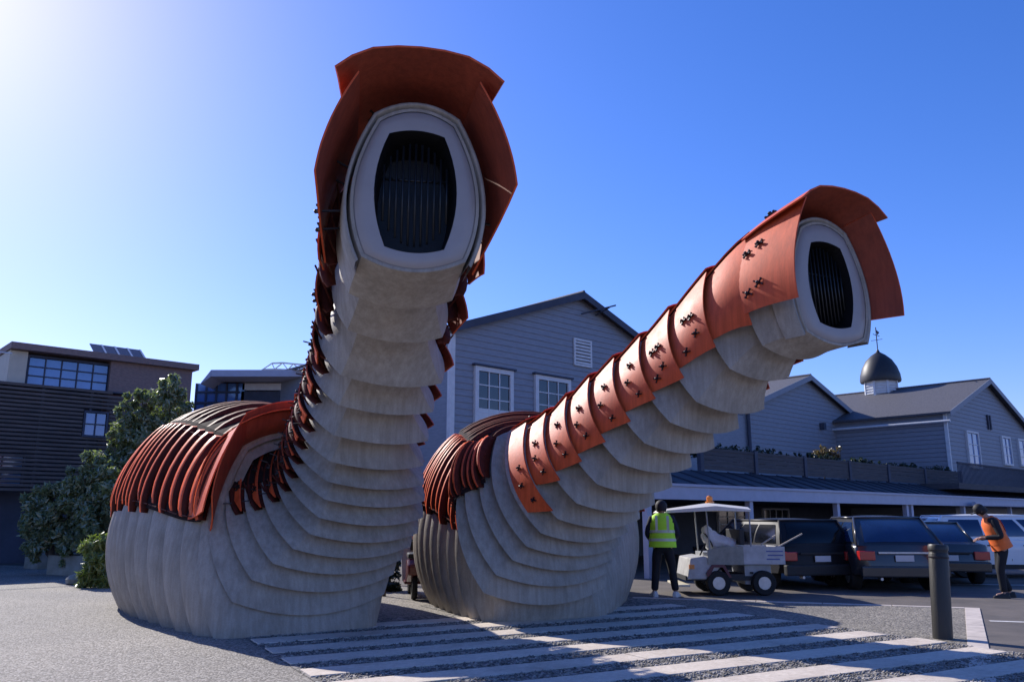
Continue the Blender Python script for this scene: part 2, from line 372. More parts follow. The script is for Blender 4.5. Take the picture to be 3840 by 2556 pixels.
s, z = hit(3705, 1590, W0, Q3)
for dx in (-0.25, 0.1): MB().box((s+dx,-0.12,z-0.3),(s+dx+0.14,-0.04,z+0.5)).build('wall_vent', M_dark, B3)
# cupola on the ridge (its own part of the house)
cs, cy = 33.3, None
# find depth along the ridge where the sight line of column 3305 passes
best = min(((abs((lambda p: (p.x/(p.y*CP+(p.z-CAMH)*SP))*FPX+CXP)(W0+D1*cs+D2*(Q3-y)+Vector((0,0,9)))-3305), y) for y in [i*0.1 for i in range(200)]))
cy = best[1]; cz = 7.75
cup = MB().lathe([(1.0,cz-0.6),(1.0,cz+0.15),(1.12,cz+0.2),(1.12,cz+0.32),(0.98,cz+0.34)], 8, Matrix.Translation((cs,cy,0))).build('cupola', M_trim, B3)
for i in range(8):
    a = 2*math.pi*(i+0.5)/8
    M = Matrix.Translation((cs,cy,0)) @ Matrix.Rotation(a, 4, 'Z')
    p_ = MB().box((0.80,-0.34,cz+0.34),(0.86,0.34,cz+1.75), M)
    for j in range(7): p_.box((0.84,-0.30,cz+0.5+j*0.16),(0.92,0.30,cz+0.56+j*0.16), M)
    p_.build('louvre_panel', M_trim, cup)
    a = 2*math.pi*i/8; M = Matrix.Translation((cs,cy,0)) @ Matrix.Rotation(a, 4, 'Z')
    MB().box((0.88,-0.06,cz+0.34),(1.0,0.06,cz+1.75), M).build('corner_post', M_trim, cup)
dome = [(1.15,cz+1.75),(1.18,cz+1.85),(1.14,cz+2.2),(1.0,cz+2.65),(0.75,cz+3.1),(0.42,cz+3.42),(0.12,cz+3.62),(0.04,cz+3.8)]
MB().lathe(dome, 24, Matrix.Translation((cs,cy,0))).build('dome', mat('dark_dome', (0.02,0.02,0.022), 0.5), cup, smooth='auto')
wv = MB(); wv.bar((cs,cy,cz+3.7),(cs,cy,cz+5.2),0.03); wv.bar((cs-0.45,cy,cz+4.7),(cs+0.45,cy,cz+4.7),0.02); wv.bar((cs,cy-0.35,cz+4.4),(cs,cy+0.35,cz+4.4),0.015)
wv.prism([(cs+0.2,cy,cz+4.75),(cs+0.5,cy,cz+4.95),(cs+0.05,cy,cz+5.05)],(0,0.02,0)); wv.build('weather_vane', M_dark, cup)
# terrace over the carport: fence, floor, railing
TQ = 6.2
T0 = thing('terrace_fence', 'dark grey boarded terrace fence with posts above the carport roof', 'fence', W0+D2*TQ, AZB)
sA, zT = hit(2625, 1684, W0, TQ); sB, _ = hit(3590, 1742, W0, TQ)
zT, zB_ = 3.56, 2.92
posts = [hit(x, 1700, W0, TQ)[0] for x in (2625, 2828, 3012, 3178, 3322, 3458, 3590)]
for i, s in enumerate(posts):
    MB().box((s-0.09,-0.08,zB_-0.1),(s+0.09,0.06,zT+0.1)).build('post', M_dark, T0)
    if i < len(posts)-1:
        e = posts[i+1]
        for j in range(4): MB().box((s+0.1,-0.03,zB_+0.02+j*0.155),(e-0.1,0.01,zB_+0.165+j*0.155)).build('board', M_wood, T0)
        MB().box((s+0.1,-0.05,zT-0.02),(e-0.1,0.03,zT+0.06)).build('rail', M_wood, T0)
# carport: long, low, open-fronted, white fascia
CQ = 8.0
CP_ = thing('carport', 'long low carport with pale fascia beam and white posts behind the vehicles', 'carport', W0+D2*CQ, AZB)
sL = hit(2415, 1860, W0, CQ)[0]; sR = 62
zf0, zf1 = 1.93, 2.27
rf = MB(); rf.prism([(sL,-0.1,zf1+0.03),(sL,1.7,2.88),(sL,8.0,2.92),(sL,8.0,2.78),(sL,-0.1,zf1-0.1)], (sR-sL,0,0)); rf.build('roof', M_dkroof, CP_)
for i in range(40):
    s = sL+0.4+i*1.0
    MB().add([(s-0.03,-0.1,zf1+0.035),(s+0.03,-0.1,zf1+0.035),(s+0.03,1.65,2.865),(s-0.03,1.65,2.865),(s,-0.1,zf1+0.07),(s,1.65,2.90)], [(0,1,4),(3,5,2),(0,4,5,3),(1,2,5,4)]).build('roof_rib', M_dkroof, CP_)
MB().box((sL,-0.17,zf0),(sR,-0.11,zf1)).build('fascia', M_fascia, CP_)
MB().box((sL-0.02,-0.22,zf1),(sR,-0.05,zf1+0.07)).build('gutter', M_fascia, CP_)
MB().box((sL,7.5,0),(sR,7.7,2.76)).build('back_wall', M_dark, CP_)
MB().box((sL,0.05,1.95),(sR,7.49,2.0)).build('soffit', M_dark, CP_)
for px in (2427, 2812, 3140, 3400, 3418, 3615, 3790):
    s = hit(px, 1950, W0, CQ)[0]; MB().box((s-0.09,-0.08,0),(s+0.09,0.08,zf0)).build('post', M_fascia, CP_)
s0, _ = hit(2690,1960, W0, 0.5); s1, _ = hit(2790,1960, W0, 0.5)
window(CP_, s0, 0.85, s1, 1.8, 7.44, 3, 3, fr=0.07)
s0, _ = hit(2860,1960, W0, 0.5); window(CP_, s0, 0.85, s0+2.2, 1.8, 7.44, 4, 2, fr=0.07)
# deck railing at far right
DQ = 5.9
RL = thing('deck_railing', 'dark upright baluster railing on the deck below the cupola house', 'railing', W0+D2*(Q3+2.2), AZB)
s0, _ = hit(3590, 1740, W0, Q3+2.2); zr0, zr1 = 2.9, 3.75
MB().box((s0,-0.04,zr1),(s0+12,0.04,zr1+0.06)).build('handrail', M_dark, RL)
MB().box((s0-0.2,-0.05,zr0-0.25),(s0+12,1.55,zr0)).build('deck_edge', M_wood, RL)
MB().box((s0+0.0,-0.55,zr0-0.95),(s0+12,-0.4,zr0-0.80)).build('canopy_edge', M_fascia, RL)
bal = MB().box((-0.015,-0.015,zr0),(0.015,0.015,zr1)).build('baluster', M_dark, RL); bal.location = (s0, 0, 0)
for i in range(1, 70): inst(bal, RL, Matrix.Translation((s0+i*0.15, 0, 0)))

# ------------------------------------------------------------------ left: dark slatted brick building with solar panels
LB = Vector((-16.3, 27.0, 0))
M_brick = mat('mauve_brown_brick', (0.28,0.195,0.175), 0.8, scale=8, bump=0.2, bscale=12, col2=(0.18,0.13,0.12), stretch=(1,1,2.5))
M_slat = mat('dark_timber_slat', (0.13,0.105,0.095), 0.7, scale=3, col2=(0.06,0.052,0.05), stretch=(0.5,1,5))
M_cream = mat('cream_render', (0.55,0.50,0.40), 0.8, 0.06, 3)
L = building('slatted_office_building', 'dark slatted and brick office building with blue windows left of the tree', LB)
def hl(px, py, q=0.0): return hit(px, py, LB, q)
sR_, zr = hl(722, 1390); sG0, _ = hl(62, 1400); sG1, zg0 = hl(405, 1480); zt = 7.05
sl0, zslt = hl(0, 1440, 0.5); zslt = 5.75; zslb = 2.3
MB().box((-9,0.6,0),(sR_-0.02,9,zslt)).build('wall', M_dark, L)
MB().box((sG1,0.0,zslt-2.6),(sR_,9,zt-0.12)).build('brick_wall', M_brick, L)
MB().box((sG0-0.25,0.05,zslt-0.02),(sG0+0.28,9,zt-0.14)).build('end_wall', M_cream, L)
MB().box((sG0+0.28,0.35,zslt),(sG1,9,zt-0.14)).build('upper_wall', M_dark, L)
MB().box((sG0-0.3,-0.25,zt-0.12),(sR_+0.15,9.2,zt+0.1)).build('parapet', M_brick, L)
# upper glazing: five bays, each pane its own piece
s0, s1 = sG0+0.36, sG1-0.02; z0, z1 = zslt+0.08, zt-0.28
window(L, s0, z0, s1, z1, 0.2, 5, 3, glass=M_bluegl, fr=0.06, trim=M_dark, name='strip_window')
s0, z1 = hl(322, 1545, 0.5); s1, z0 = hl(392, 1625, 0.5); window(L, s0, z0-0.1, s1, z1, -0.5, 2, 2, glass=M_bluegl, fr=0.06, trim=M_dark)
n = 0; z = zslb
sx0, zx0, sx1, zx1 = s0, z0-0.1, s1, z1
slat = None
while z < zslt:
    for (a, b) in (((-9, sx0-0.08), (sx1+0.08, sG1+0.6)) if zx0-0.1 < z < zx1+0.05 else ((-9, sG1+0.6 if z < zslt-0.1 else sG1),)):
        MB().box((a,-0.52-rnd.uniform(0,0.02),z),(b,-0.46,z+0.085)).build('slat', M_slat, L, fix=False)
    z += 0.135; n += 1
for i in range(9): MB().box((-8.5+i*1.5,-0.45,zslb-0.1),(-8.42+i*1.5,-0.38,zslt)).build('slat_post', M_dark, L)
MB().box((-9,-0.45,zslt-0.02),(sG1+0.6,0.6,zslt+0.03)).build('ledge', M_dark, L)
window(L, -1.6, 2.5, 0.2, 3.4, -0.40, 3, 2, glass=M_bluegl, fr=0.05, trim=M_dark)
MB().bar((-9,-0.5,zslt+0.95),(sG0-0.3,-0.5,zslt+0.95),0.025).build('handrail', M_trim, L)
# solar panels on the roof
M_pv = mat('solar_cell', (0.01,0.011,0.018), 0.25, 0.3, 12)
sp = thing('solar_array', 'row of tilted black solar panels on the flat roof', 'solar panel', LB, AZB)
sa, za = hl(362, 1322, -1.2); sb, _ = hl(560, 1345, -1.2)
w_ = (sb-sa)/4
for i in range(4):
    x0 = sa+i*w_; M = Matrix.Translation((x0,1.2,zt+0.12)) @ Matrix.Rotation(R(32), 4, 'X')
    pn = MB().box((0.03,0,0),(w_-0.05,1.35,0.03), M).build('panel', M_pv, sp)
    fr_ = MB(); fr_.box((w_-0.05,0,-0.01),(w_+0.02,1.35,0.045), M); fr_.build('frame', M_trim, pn)
    MB().bar((x0+w_/2,2.25,zt+0.1),(x0+w_/2,2.3,zt+0.8),0.02).build('strut', M_steel, sp)
# canopy building behind
CB = thing('canopy_pavilion', 'low glazed building with broad pale flat canopy roof behind the left pavilion', 'building', (0,0,0))
Yc = 36
def cbox(nm, x0, y0, x1, y1, m, d=4.0, Y=Yc, fw=0.0):
    a = at(x0, y0, Y); b = at(x1, y1, Y)
    return MB().box((a.x, Y-fw, b.z), (b.x, Y+d, a.z)).build(nm, m, CB)
cbox('canopy_slab', 838, 1408, 1420, 1432, M_fascia, 5, Yc, 1.5)
a = at(800,1455,Yc); b = at(838,1408,Yc); c = at(838,1432,Yc)
MB().prism([(a.x,Yc-1.5,a.z-0.05),(b.x-0.01,Yc-1.5,c.z),(b.x-0.01,Yc-1.5,b.z),(a.x,Yc-1.5,a.z)], (0,6,0)).build('canopy_nose', M_fascia, CB)
cbox('upper_wall', 910, 1436, 1420, 1462, M_trim)
cbox('lower_wall', 905, 1466, 1420, 1560, M_dark)
g_ = cbox('glass_wall', 735, 1437, 900, 1700, M_bluegl, 3)
for i in range(5):
    a = at(738+i*38, 1437, Yc-0.05); MB().box((a.x-0.04,Yc-0.08,0),(a.x+0.04,Yc-0.02,a.z)).build('mullion', M_dark, CB)
for y in (1470, 1510, 1550):
    a = at(735, y, Yc); b = at(900, y, Yc); MB().box((a.x,Yc-0.1,a.z-0.04),(b.x,Yc-0.05,a.z+0.04)).build('transom', M_dark, CB)
# open white lattice crown on another roof
LT = thing('lattice_roof_frame', 'white open lattice frame standing above the pale canopy roof', 'roof frame', at(1080, 1405, 44))
mb = []; o_ = at(1080, 1405, 44)
def lp(x, y, Y=44): v = at(x, y, Y)-o_; return v
top = [(1020,1362),(1060,1360),(1100,1364),(1150,1368),(1200,1372)]; mid = [(985,1385),(1030,1384),(1080,1386),(1130,1388),(1200,1390)]; bot = [(950,1408),(1000,1408),(1060,1408),(1120,1408),(1200,1408)]
for row in (top, mid, bot):
    for i in range(4): MB().bar(lp(*row[i]), lp(*row[i+1]), 0.045).bar(lp(*row[i], 46), lp(*row[i+1], 46), 0.045).build('chord', M_trim, LT)
for ra, rb in ((top, mid), (mid, bot)):
    for i in range(5):
        m_ = MB().bar(lp(*ra[i]), lp(*rb[i]), 0.035).bar(lp(*ra[i]), lp(*ra[i], 46), 0.035)
        if i < 4: m_.bar(lp(*ra[i]), lp(*rb[i+1]), 0.03)
        m_.build('brace', M_trim, LT)
# ------------------------------------------------------------------ materials
M_shell = weathered('weathered_concrete_shell', (0.41,0.365,0.31), (0.32,0.285,0.24), 0.62, 0.17, (0.84,0.81,0.76), 0.10, 0.22, 3.0)
M_panel = mat('pale_mouth_panel', (0.34,0.305,0.29), 0.45, 0.05, 3)
M_black = mat('dark_opening', (0.006,0.006,0.007), 0.5, 0.2, 4)
M_louv = mat('dark_louvre', (0.010,0.011,0.012), 0.4, 0.2, 4)
M_red = weathered('red_oxide_plate', (0.80,0.135,0.042), (0.66,0.10,0.032), 0.5, 0.18, (0.72,0.62,0.55), 0.06, 0.05)
M_red.node_tree.nodes['Principled BSDF'].inputs['Specular IOR Level'].default_value = 0.3
M_inner = weathered('shade_darkened_underside', (0.36,0.065,0.028), (0.24,0.045,0.022), 0.65, 0.2, None, 0.08, 0.06)  # inner plate faces: shade put into the colour as a darker red
M_shade = weathered('painted_fin_shade', (0.035,0.02,0.018), (0.018,0.012,0.012), 0.85, 0.3, None, 0.1, 0.1)  # near-black colour standing in for the shade between the fins
M_shade.node_tree.nodes['Principled BSDF'].inputs['Specular IOR Level'].default_value = 0.1
M_rust = weathered('dark_rust_steel', (0.13,0.028,0.016), (0.06,0.016,0.012), 0.6, 0.3, None, 0.1, 0.1)
M_steel = mat('dark_steel', (0.03,0.024,0.026), 0.45, 0.2, 20, metal=0.6)
M_rust.node_tree.nodes['Principled BSDF'].inputs['Specular IOR Level'].default_value = 0.12
M_red.node_tree.nodes['Principled BSDF'].inputs['Specular IOR Level'].default_value = 0.22
# ------------------------------------------------------------------ the two pavilions
def section_segments(nb=13, ns=15, ntop=11):
    """unit outline: list of four strips (bottom, left side, top, right side), x to the viewer's right"""
    B = (0.80, -0.88); T = (0.62, 0.88)
    def bez(a, m, b, n):
        c = (2*m[0]-0.5*(a[0]+b[0]), 2*m[1]-0.5*(a[1]+b[1])); r = []
        for i in range(n):
            t = i/(n-1); r.append(((1-t)**2*a[0]+2*t*(1-t)*c[0]+t*t*b[0], (1-t)**2*a[1]+2*t*(1-t)*c[1]+t*t*b[1]))
        return r
    return [bez((B[0],B[1]), (0,-1.04), (-B[0],B[1]), nb), bez((-B[0],B[1]), (-1.0,-0.04), (-T[0],T[1]), ns),
            bez((-T[0],T[1]), (0,1.05), (T[0],T[1]), ntop), bez((T[0],T[1]), (1.0,-0.04), (B[0],B[1]), ns)]
SEG = section_segments()
def catmull(keys, t):
    n = len(keys)
    if t <= keys[0][0]: i = 0
    elif t >= keys[-1][0]: i = n-2
    else: i = max(j for j in range(n-1) if keys[j][0] <= t)
    p1, p2 = keys[i], keys[i+1]; p0 = keys[i-1] if i > 0 else None; p3 = keys[i+2] if i+2 < n else None
    h = p2[0]-p1[0]; s = (t-p1[0])/h; o = []
    for k in range(1, len(p1)):
        m1 = (p2[k]-p0[k])/(p2[0]-p0[0]) if p0 else (p2[k]-p1[k])/h
        m2 = (p3[k]-p1[k])/(p3[0]-p1[0]) if p3 else (p2[k]-p1[k])/h
        o.append((2*s**3-3*s*s+1)*p1[k]+(s**3-2*s*s+s)*h*m1+(-2*s**3+3*s*s)*p2[k]+(s**3-s*s)*h*m2)
    return o
class Pod:
    def __init__(s, keys): s.keys = keys
    def fr(s, t):
        bx, by, bz, psi, el, w, h = catmull(s.keys, t)
        H = Vector((math.sin(R(psi)), math.cos(R(psi)), 0)); Sd = Vector((-H.y, H.x, 0))   # Sd: to the viewer's right
        T = H*math.cos(R(el)) + Vector((0,0,math.sin(R(el)))); N = -H*math.sin(R(el)) + Vector((0,0,math.cos(R(el))))
        return Vector((bx,by,bz)) + N*0.88*h, Sd, N, T, w, h
    def P(s, t, x, y, off=0.0, fwd=0.0):
        c, Sd, N, T, w, h = s.fr(t)
        return c + Sd*x*(w+off) + N*y*(h+off) + T*fwd
    def surf(s, t, seg, f, off=0.0, fwd=0.0):
        L = SEG[seg]; u = f*(len(L)-1); i = min(int(u), len(L)-2); u -= i
        x = L[i][0]*(1-u)+L[i+1][0]*u; y = L[i][1]*(1-u)+L[i+1][1]*u
        return s.P(t, x, y, off, fwd)
def plate_mesh(pod, t0, t1, seg, f0, f1, o0, o1, fwd=0.0, nt_=5, nf=12, th=0.018, edge=None, of=None):
    mb = MB(); outer = []; inner = []
    for j in range(nt_):
        a = j/(nt_-1); ro = []; ri = []
        for i in range(nf):
            g = i/(nf-1); ff0, ff1 = f0, f1
            if edge: ff0, ff1 = edge(a, f0, f1)
            f = ff0+(ff1-ff0)*g
            off = o0+(o1-o0)*a + (of(f) if of else 0)
            ro.append(pod.surf(t0+(t1-t0)*a, seg, f, off, fwd*a)); ri.append(pod.surf(t0+(t1-t0)*a, seg, f, off-th, fwd*a))
        outer.append(ro); inner.append(ri)
    mb.grid(outer); mb.grid([r[::-1] for r in inner], mi=1)
    mb.grid([outer[0], inner[0]]); mb.grid([inner[-1], outer[-1]])
    mb.grid([[r[0] for r in outer], [r[0] for r in inner]]); mb.grid([[r[-1] for r in inner], [r[-1] for r in outer]])
    return mb
def spider():
    mb = MB()
    for a in (38, 142):
        c, s_ = math.cos(R(a)), math.sin(R(a))
        M = frame(Vector((c,s_,0)), Vector((-s_,c,0)), Vector((0,0,1)), Vector((0,0,0)))
        mb.box((-0.085,-0.010,0.004), (0.085,0.010,0.022), M)
        for e in (-1, 1): mb.box((e*0.085-0.012,-0.014,0.0), (e*0.085+0.012,0.014,0.03), M)
    mb.lathe([(0.03,0),(0.03,0.05),(0.012,0.06)], 8)
    return mb
SPIDER = None
def build_pod(name, keys, kmin, label, seed, base, OW=0.62, OH=0.75, neck=(0.13,0.21), nt_rng=(0.06,1.16), lift=0.0, kp=5, lattice=False, flange=(0.02, 0.04), finmax=4):
    global SPIDER
    rr = random.Random(seed)
    pod = Pod(keys)
    root = thing(name, label, 'public toilet', base)
    inv = Vector(base)
    def fin(mb, nm, m, parent=None, smooth=True):
        mb.v = [(x-inv.x, y-inv.y, z-inv.z) for x, y, z in mb.v]
        return mb.build(nm, m, parent or root, smooth=smooth)
    KM = 15
    steps = [kmin+0.5*i for i in range(int(-kmin/0.5))] + list(range(0, KM))
    for k in steps:
        mb = MB(); last = k == KM-1
        stp = 0.5 if k < 0 else 1.0
        oo = 0.16 if 1 < k < 13 else (0.14 if 0 <= k < 13 else (0.18 if k < 0 else 0.05))
        oo += rr.uniform(-0.008, 0.008)
        prof = [(k-0.02, oo-0.045), (k-0.02, oo)]
        t1 = k+stp+(0.12*stp if not last else 0.0)
        for L in SEG:
            def row(t, off, sc=1): return [pod.P(t, x, y, off) for x, y in L]
            te = t1; oe = (-0.15 if k >= 0 else -0.18) if not last else 0.02
            rows = [row(k-0.02+(te-k+0.02)*a, oe+(oo-oe)*((1-a)**1.8 if k >= 0 else 1-a**2.0)) for a in (0, 0.12, 0.26, 0.42, 0.6, 0.8, 0.9, 1)]
            mb.grid(rows)
            inn = [row(k-0.02, oo-0.04), row(k+0.2*stp, oo-0.17)]
            mb.grid([inn[0], rows[0]]); mb.grid(inn[::-1])
            if last: mb.grid([rows[-1], row(te, oe-0.03)])
        if k == kmin:   # close the rear end
            rim = [p for L in SEG for p in [pod.P(k, x, y, oo-0.04) for x, y in L]]
            c = sum((Vector(p) for p in rim), Vector())/len(rim); n = len(mb.v)
            mb.v += [tuple(p) for p in rim] + [tuple(c)]
            for i in range(len(rim)): mb.f.append((n+i, n+(i+1) % len(rim), n+len(rim))); mb.m.append(0)
        fin(mb, 'shell_ring', M_shell)
    # mouth: extra rim band, panel, dark opening with louvres
    def outline(sw, sh, tw, bw, n=40):
        """opening: barrel with rounded ends"""
        pts = []
        Tt, Bb = (tw, 0.92*sh), (bw, -0.92*sh)
        def bez(a, m, b, n):
            c = (2*m[0]-0.5*(a[0]+b[0]), 2*m[1]-0.5*(a[1]+b[1]))
            return [((1-t)**2*a[0]+2*t*(1-t)*c[0]+t*t*b[0], (1-t)**2*a[1]+2*t*(1-t)*c[1]+t*t*b[1]) for t in [i/n for i in range(n)]]
        return bez(Bb, (0,-sh), (-Bb[0],Bb[1]), 10)+bez((-Bb[0],Bb[1]), (-sw,0), (-Tt[0],Tt[1]), 10)+bez((-Tt[0],Tt[1]), (0,sh), Tt, 10)+bez(Tt, (sw,0), Bb, 10)
    big = []
    for L in SEG:
        for i in range(10):
            u = i/10*(len(L)-1); a = int(u); u -= a
            big.append((L[a][0]*(1-u)+L[a+1][0]*u, L[a][1]*(1-u)+L[a+1][1]*u))
    sml = [(x, y-0.03) for x, y in outline(OW, OH, OW*0.68, OW*0.71)]
    tm = 15.0
    mb = MB()
    mb.grid([[pod.P(tm, x, y, 0.0, -0.03) for x, y in big], [pod.P(tm, x, y, -0.02, 0.0) for x, y in big],
             [pod.P(tm, x*0.5+u*0.5, y*0.5+v*0.5, 0, 0.02) for (x, y), (u, v) in zip(big, sml)],
             [pod.P(tm, x, y, 0, 0.01) for x, y in sml]], closed=True)
    fin(mb, 'mouth_panel', M_panel)
    mb = MB()
    mb.grid([[pod.P(tm, x, y, 0, 0.012) for x, y in sml], [pod.P(tm, x*0.97, y*0.97, 0, -0.06) for x, y in sml], [pod.P(tm, x*0.9, y*0.9, 0, -0.5) for x, y in sml]], closed=True)
    n = len(mb.v); mb.v += [tuple(pod.P(tm, x*0.9, y*0.9, 0, -0.5)) for x, y in sml]; mb.f.append(tuple(range(n, n+len(sml)))); mb.m.append(0)
    fin(mb, 'opening', M_black)
    for i in range(11):
        x = -0.52+i*0.104; hh = 0.70*(1-(abs(x)/0.75)**2.2)
        mb = MB(); p0 = pod.P(tm, x, -hh, 0, -0.10); p1 = pod.P(tm, x, hh-0.04, 0, -0.10)
        mb.bar(p0, p1, 0.012, 6); fin(mb, 'louvre', M_louv)
    mb = MB(); mb.bar(pod.P(tm,-0.55,0.18,0,-0.13), pod.P(tm,0.55,0.18,0,-0.13), 0.015, 6); fin(mb, 'crossbar', M_louv)
    # second rim inside the hood
    mb = MB()
    for L in SEG[1:]:
        mb.grid([[pod.P(14.55, x, y, 0.07) for x, y in L], [pod.P(15.0, x, y, 0.085) for x, y in L], [pod.P(15.0, x, y, 0.055) for x, y in L], [pod.P(14.55, x, y, 0.03) for x, y in L]])
    fin(mb, 'mouth_rim', M_shell)
    # armour plates
    def dress(plate, t0, t1, seg, spots, o0, o1, fwd=0.0, sc=1.0):
        global SPIDER
        for a, f in spots:
            t = t0+(t1-t0)*a; off = o0+(o1-o0)*a
            p = pod.surf(t, seg, f, off, fwd*a); q = pod.surf(t, seg, f, -0.02, fwd*a)
            nrm = (p-pod.surf(t, seg, f, off-0.1, fwd*a)).normalized()
            tg = (pod.surf(t+0.1, seg, f, off+0.016, fwd*a)-p).normalized(); nrm = (nrm-tg*nrm.dot(tg)).normalized(); bt = nrm.cross(tg)
            M = frame(tg*sc, bt*sc, nrm, p-inv)
            if SPIDER is None:
                SPIDER = spider().build('fastener', M_steel, plate); SPIDER.matrix_local = M
            else: inst(SPIDER, plate, M)
            mb = MB(); mb.bar(q, p, 0.013, 5)
            fin(mb, 'strut', M_steel, plate, False)
    def blade(t, side, f0, f1, lo, hi, wt, nm='armour_fin', m=M_red):
        """a radial fin standing off the shell, with a narrow outer flange"""
        mb = MB(); n = 14; rows = [[] for _ in range(6)]
        for i in range(n):
            f = f0+(f1-f0)*i/(n-1); tap = math.sin(math.pi*min(1, max(0, (i+0.6)/(n-0.4))))**0.35
            h = lo+(hi-lo)*tap; up = 0.42*wt*tap
            for r, (dt, o) in zip(rows, ((-0.012,lo),(-0.012,h-0.012),(-wt,h+up-0.012),(-wt,h+up+0.004),(0.012,h),(0.012,lo))): r.append(pod.surf(t+dt, side, f, o))
        mb.grid(rows+[rows[0]]); 
        for e in (0, -1): mb.add([r[e] for r in rows], [tuple(range(6))])
        if m is not None: return fin(mb, nm, m)
        n_ = n; mb.m = [1 if 2*(n_-1) <= i < 4*(n_-1) else 0 for i in range(len(mb.f))]
        return fin(mb, nm, [M_rust, M_red])
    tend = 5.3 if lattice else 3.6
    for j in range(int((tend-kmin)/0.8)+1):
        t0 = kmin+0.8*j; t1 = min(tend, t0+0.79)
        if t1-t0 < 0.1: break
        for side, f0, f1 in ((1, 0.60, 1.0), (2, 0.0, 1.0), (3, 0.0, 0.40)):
            fin(plate_mesh(pod, t0, t1, side, f0, f1, 0.20, 0.20, nt_=4), 'shade_sheet', [M_shade, M_shade])  # sheet added over the shell to paint it dark, as if shaded by the fins
    if lattice:
        for (ta_, tb_, oa_, ob_, fw_, lo_, m_) in ((-0.55, 0.0, 0.17, 0.24, 0.42, 0.60, M_red), (0.0, 0.7, 0.05, 0.20, 0.50, 0.55, M_red)):
            for side, f0, f1 in ((1, lo_, 1.0), (2, 0.0, 1.0), (3, 0.0, 1-lo_)):
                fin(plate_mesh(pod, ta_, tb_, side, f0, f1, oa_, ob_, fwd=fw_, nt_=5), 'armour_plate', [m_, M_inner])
    for k in range(kmin, 14):
        if k < kp:
            if finmax is not None and k >= finmax: continue
            for sub in ((0.3, 0.8) if k >= 1 else (0.17, 0.5, 0.83) if k >= -2 else (0.125, 0.375, 0.625, 0.875)):
                tt = k+sub; q = min(1, max(0, ((kp if finmax is None else finmax)-0.5-tt)/4)); 
                for side in (1, 3):
                    fb = 0.60+rr.uniform(-0.03, 0.04); f0, f1 = (fb, 1.0) if side == 1 else (0.0, 1-fb)
                    hi = 0.21+rr.uniform(-0.02, 0.02)
                    blade(tt, side, f0, f1, 0.15, hi+0.12, flange[0]+flange[1]*(1-q)**2, 'armour_fin', None)
                blade(tt, 2, 0.0, 1.0, 0.12, 0.27+rr.uniform(-0.02, 0.02), 0.03, 'armour_fin', M_rust)
                for side in (1, 3):
                    for f in (0.62, 0.8, 0.95):
                        ff = f if side == 1 else 1-f
                        mb = MB(); mb.bar(pod.surf(tt-0.2, side, ff, 0.24), pod.surf(tt+0.2, side, ff, 0.26), 0.010, 4)
                        fin(mb, 'tie_rod', M_rust, None, False)
            continue
        o0, o1 = neck; ta, tb = nt_rng
        for side in (1, 3):
            if lattice: o0, o1 = (neck[0]+0.06, neck[1]+0.05) if side == 3 else neck
            j = rr.uniform(-0.02, 0.02)
            fb = 0.31+j+lift
            if k >= 9: fb = 0.30+j+lift*0.5
            if k == kp and not lattice: fb = 0.14
            f0, f1 = (fb, 1.0) if side == 1 else (0.0, 1-fb)
            t0, t1 = k+ta, k+tb
            edge = (lambda a, x0, x1: (x0+0.04-0.10*a, x1)) if side == 1 else (lambda a, x0, x1: (x0, x1-0.04+0.10*a))
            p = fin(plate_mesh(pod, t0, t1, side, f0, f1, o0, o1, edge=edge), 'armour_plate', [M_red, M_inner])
            fs = [(0.62, fb+0.10), (0.45, fb+0.27), (0.62, fb+0.43)] if k < 11 else [(0.4, fb+0.12), (0.66, fb+0.15), (0.42, fb+0.40), (0.68, fb+0.38)]
            fs = [(a+rr.uniform(-.05,.05), f+rr.uniform(-.02,.02)) for a, f in fs]
            if side == 3: fs = [(a, 1-f) for a, f in fs]
            if k < 13: dress(p, t0, t1, side, fs, o0, o1, 0.0, 0.5 if k < 11 else 0.62)
            if lattice:
                for tt in (k+0.35, k+0.8):
                    g0, g1 = (fb-0.06, 1.0) if side == 1 else (0.0, 1-fb+0.06)
                    blade(tt, side, g0, g1, 0.04, o1-0.03, 0.03, 'bracket_frame', M_rust)
                for q in range(4):
                    f = fb+0.02+q*0.15; ff = f if side == 1 else 1-f; fg = f+0.12 if side == 1 else 1-f-0.12
                    for x0, x1 in ((0.3, 0.8), (0.8, 1.3)): fin(MB().bar(pod.surf(k+x0, side, ff, 0.05), pod.surf(k+x1, side, fg, o1+0.01), 0.012, 4), 'tie_rod', M_rust, None, False)
                    if q % 2 == 0 and side == 1 and k < 12: fin(MB().bar(pod.surf(k+0.5, side, ff, o1-0.02), pod.surf(k+0.5, side, ff, o1+0.09), 0.010, 4), 'bolt', M_steel, None, False)
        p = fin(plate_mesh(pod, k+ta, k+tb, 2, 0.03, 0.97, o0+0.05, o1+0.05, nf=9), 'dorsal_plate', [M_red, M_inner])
        dress(p, k+ta, k+tb, 2, [(0.6, 0.25), (0.6, 0.75)], o0+0.05, o1+0.05, 0.0, 0.6)
    return pod, root, fin, dress
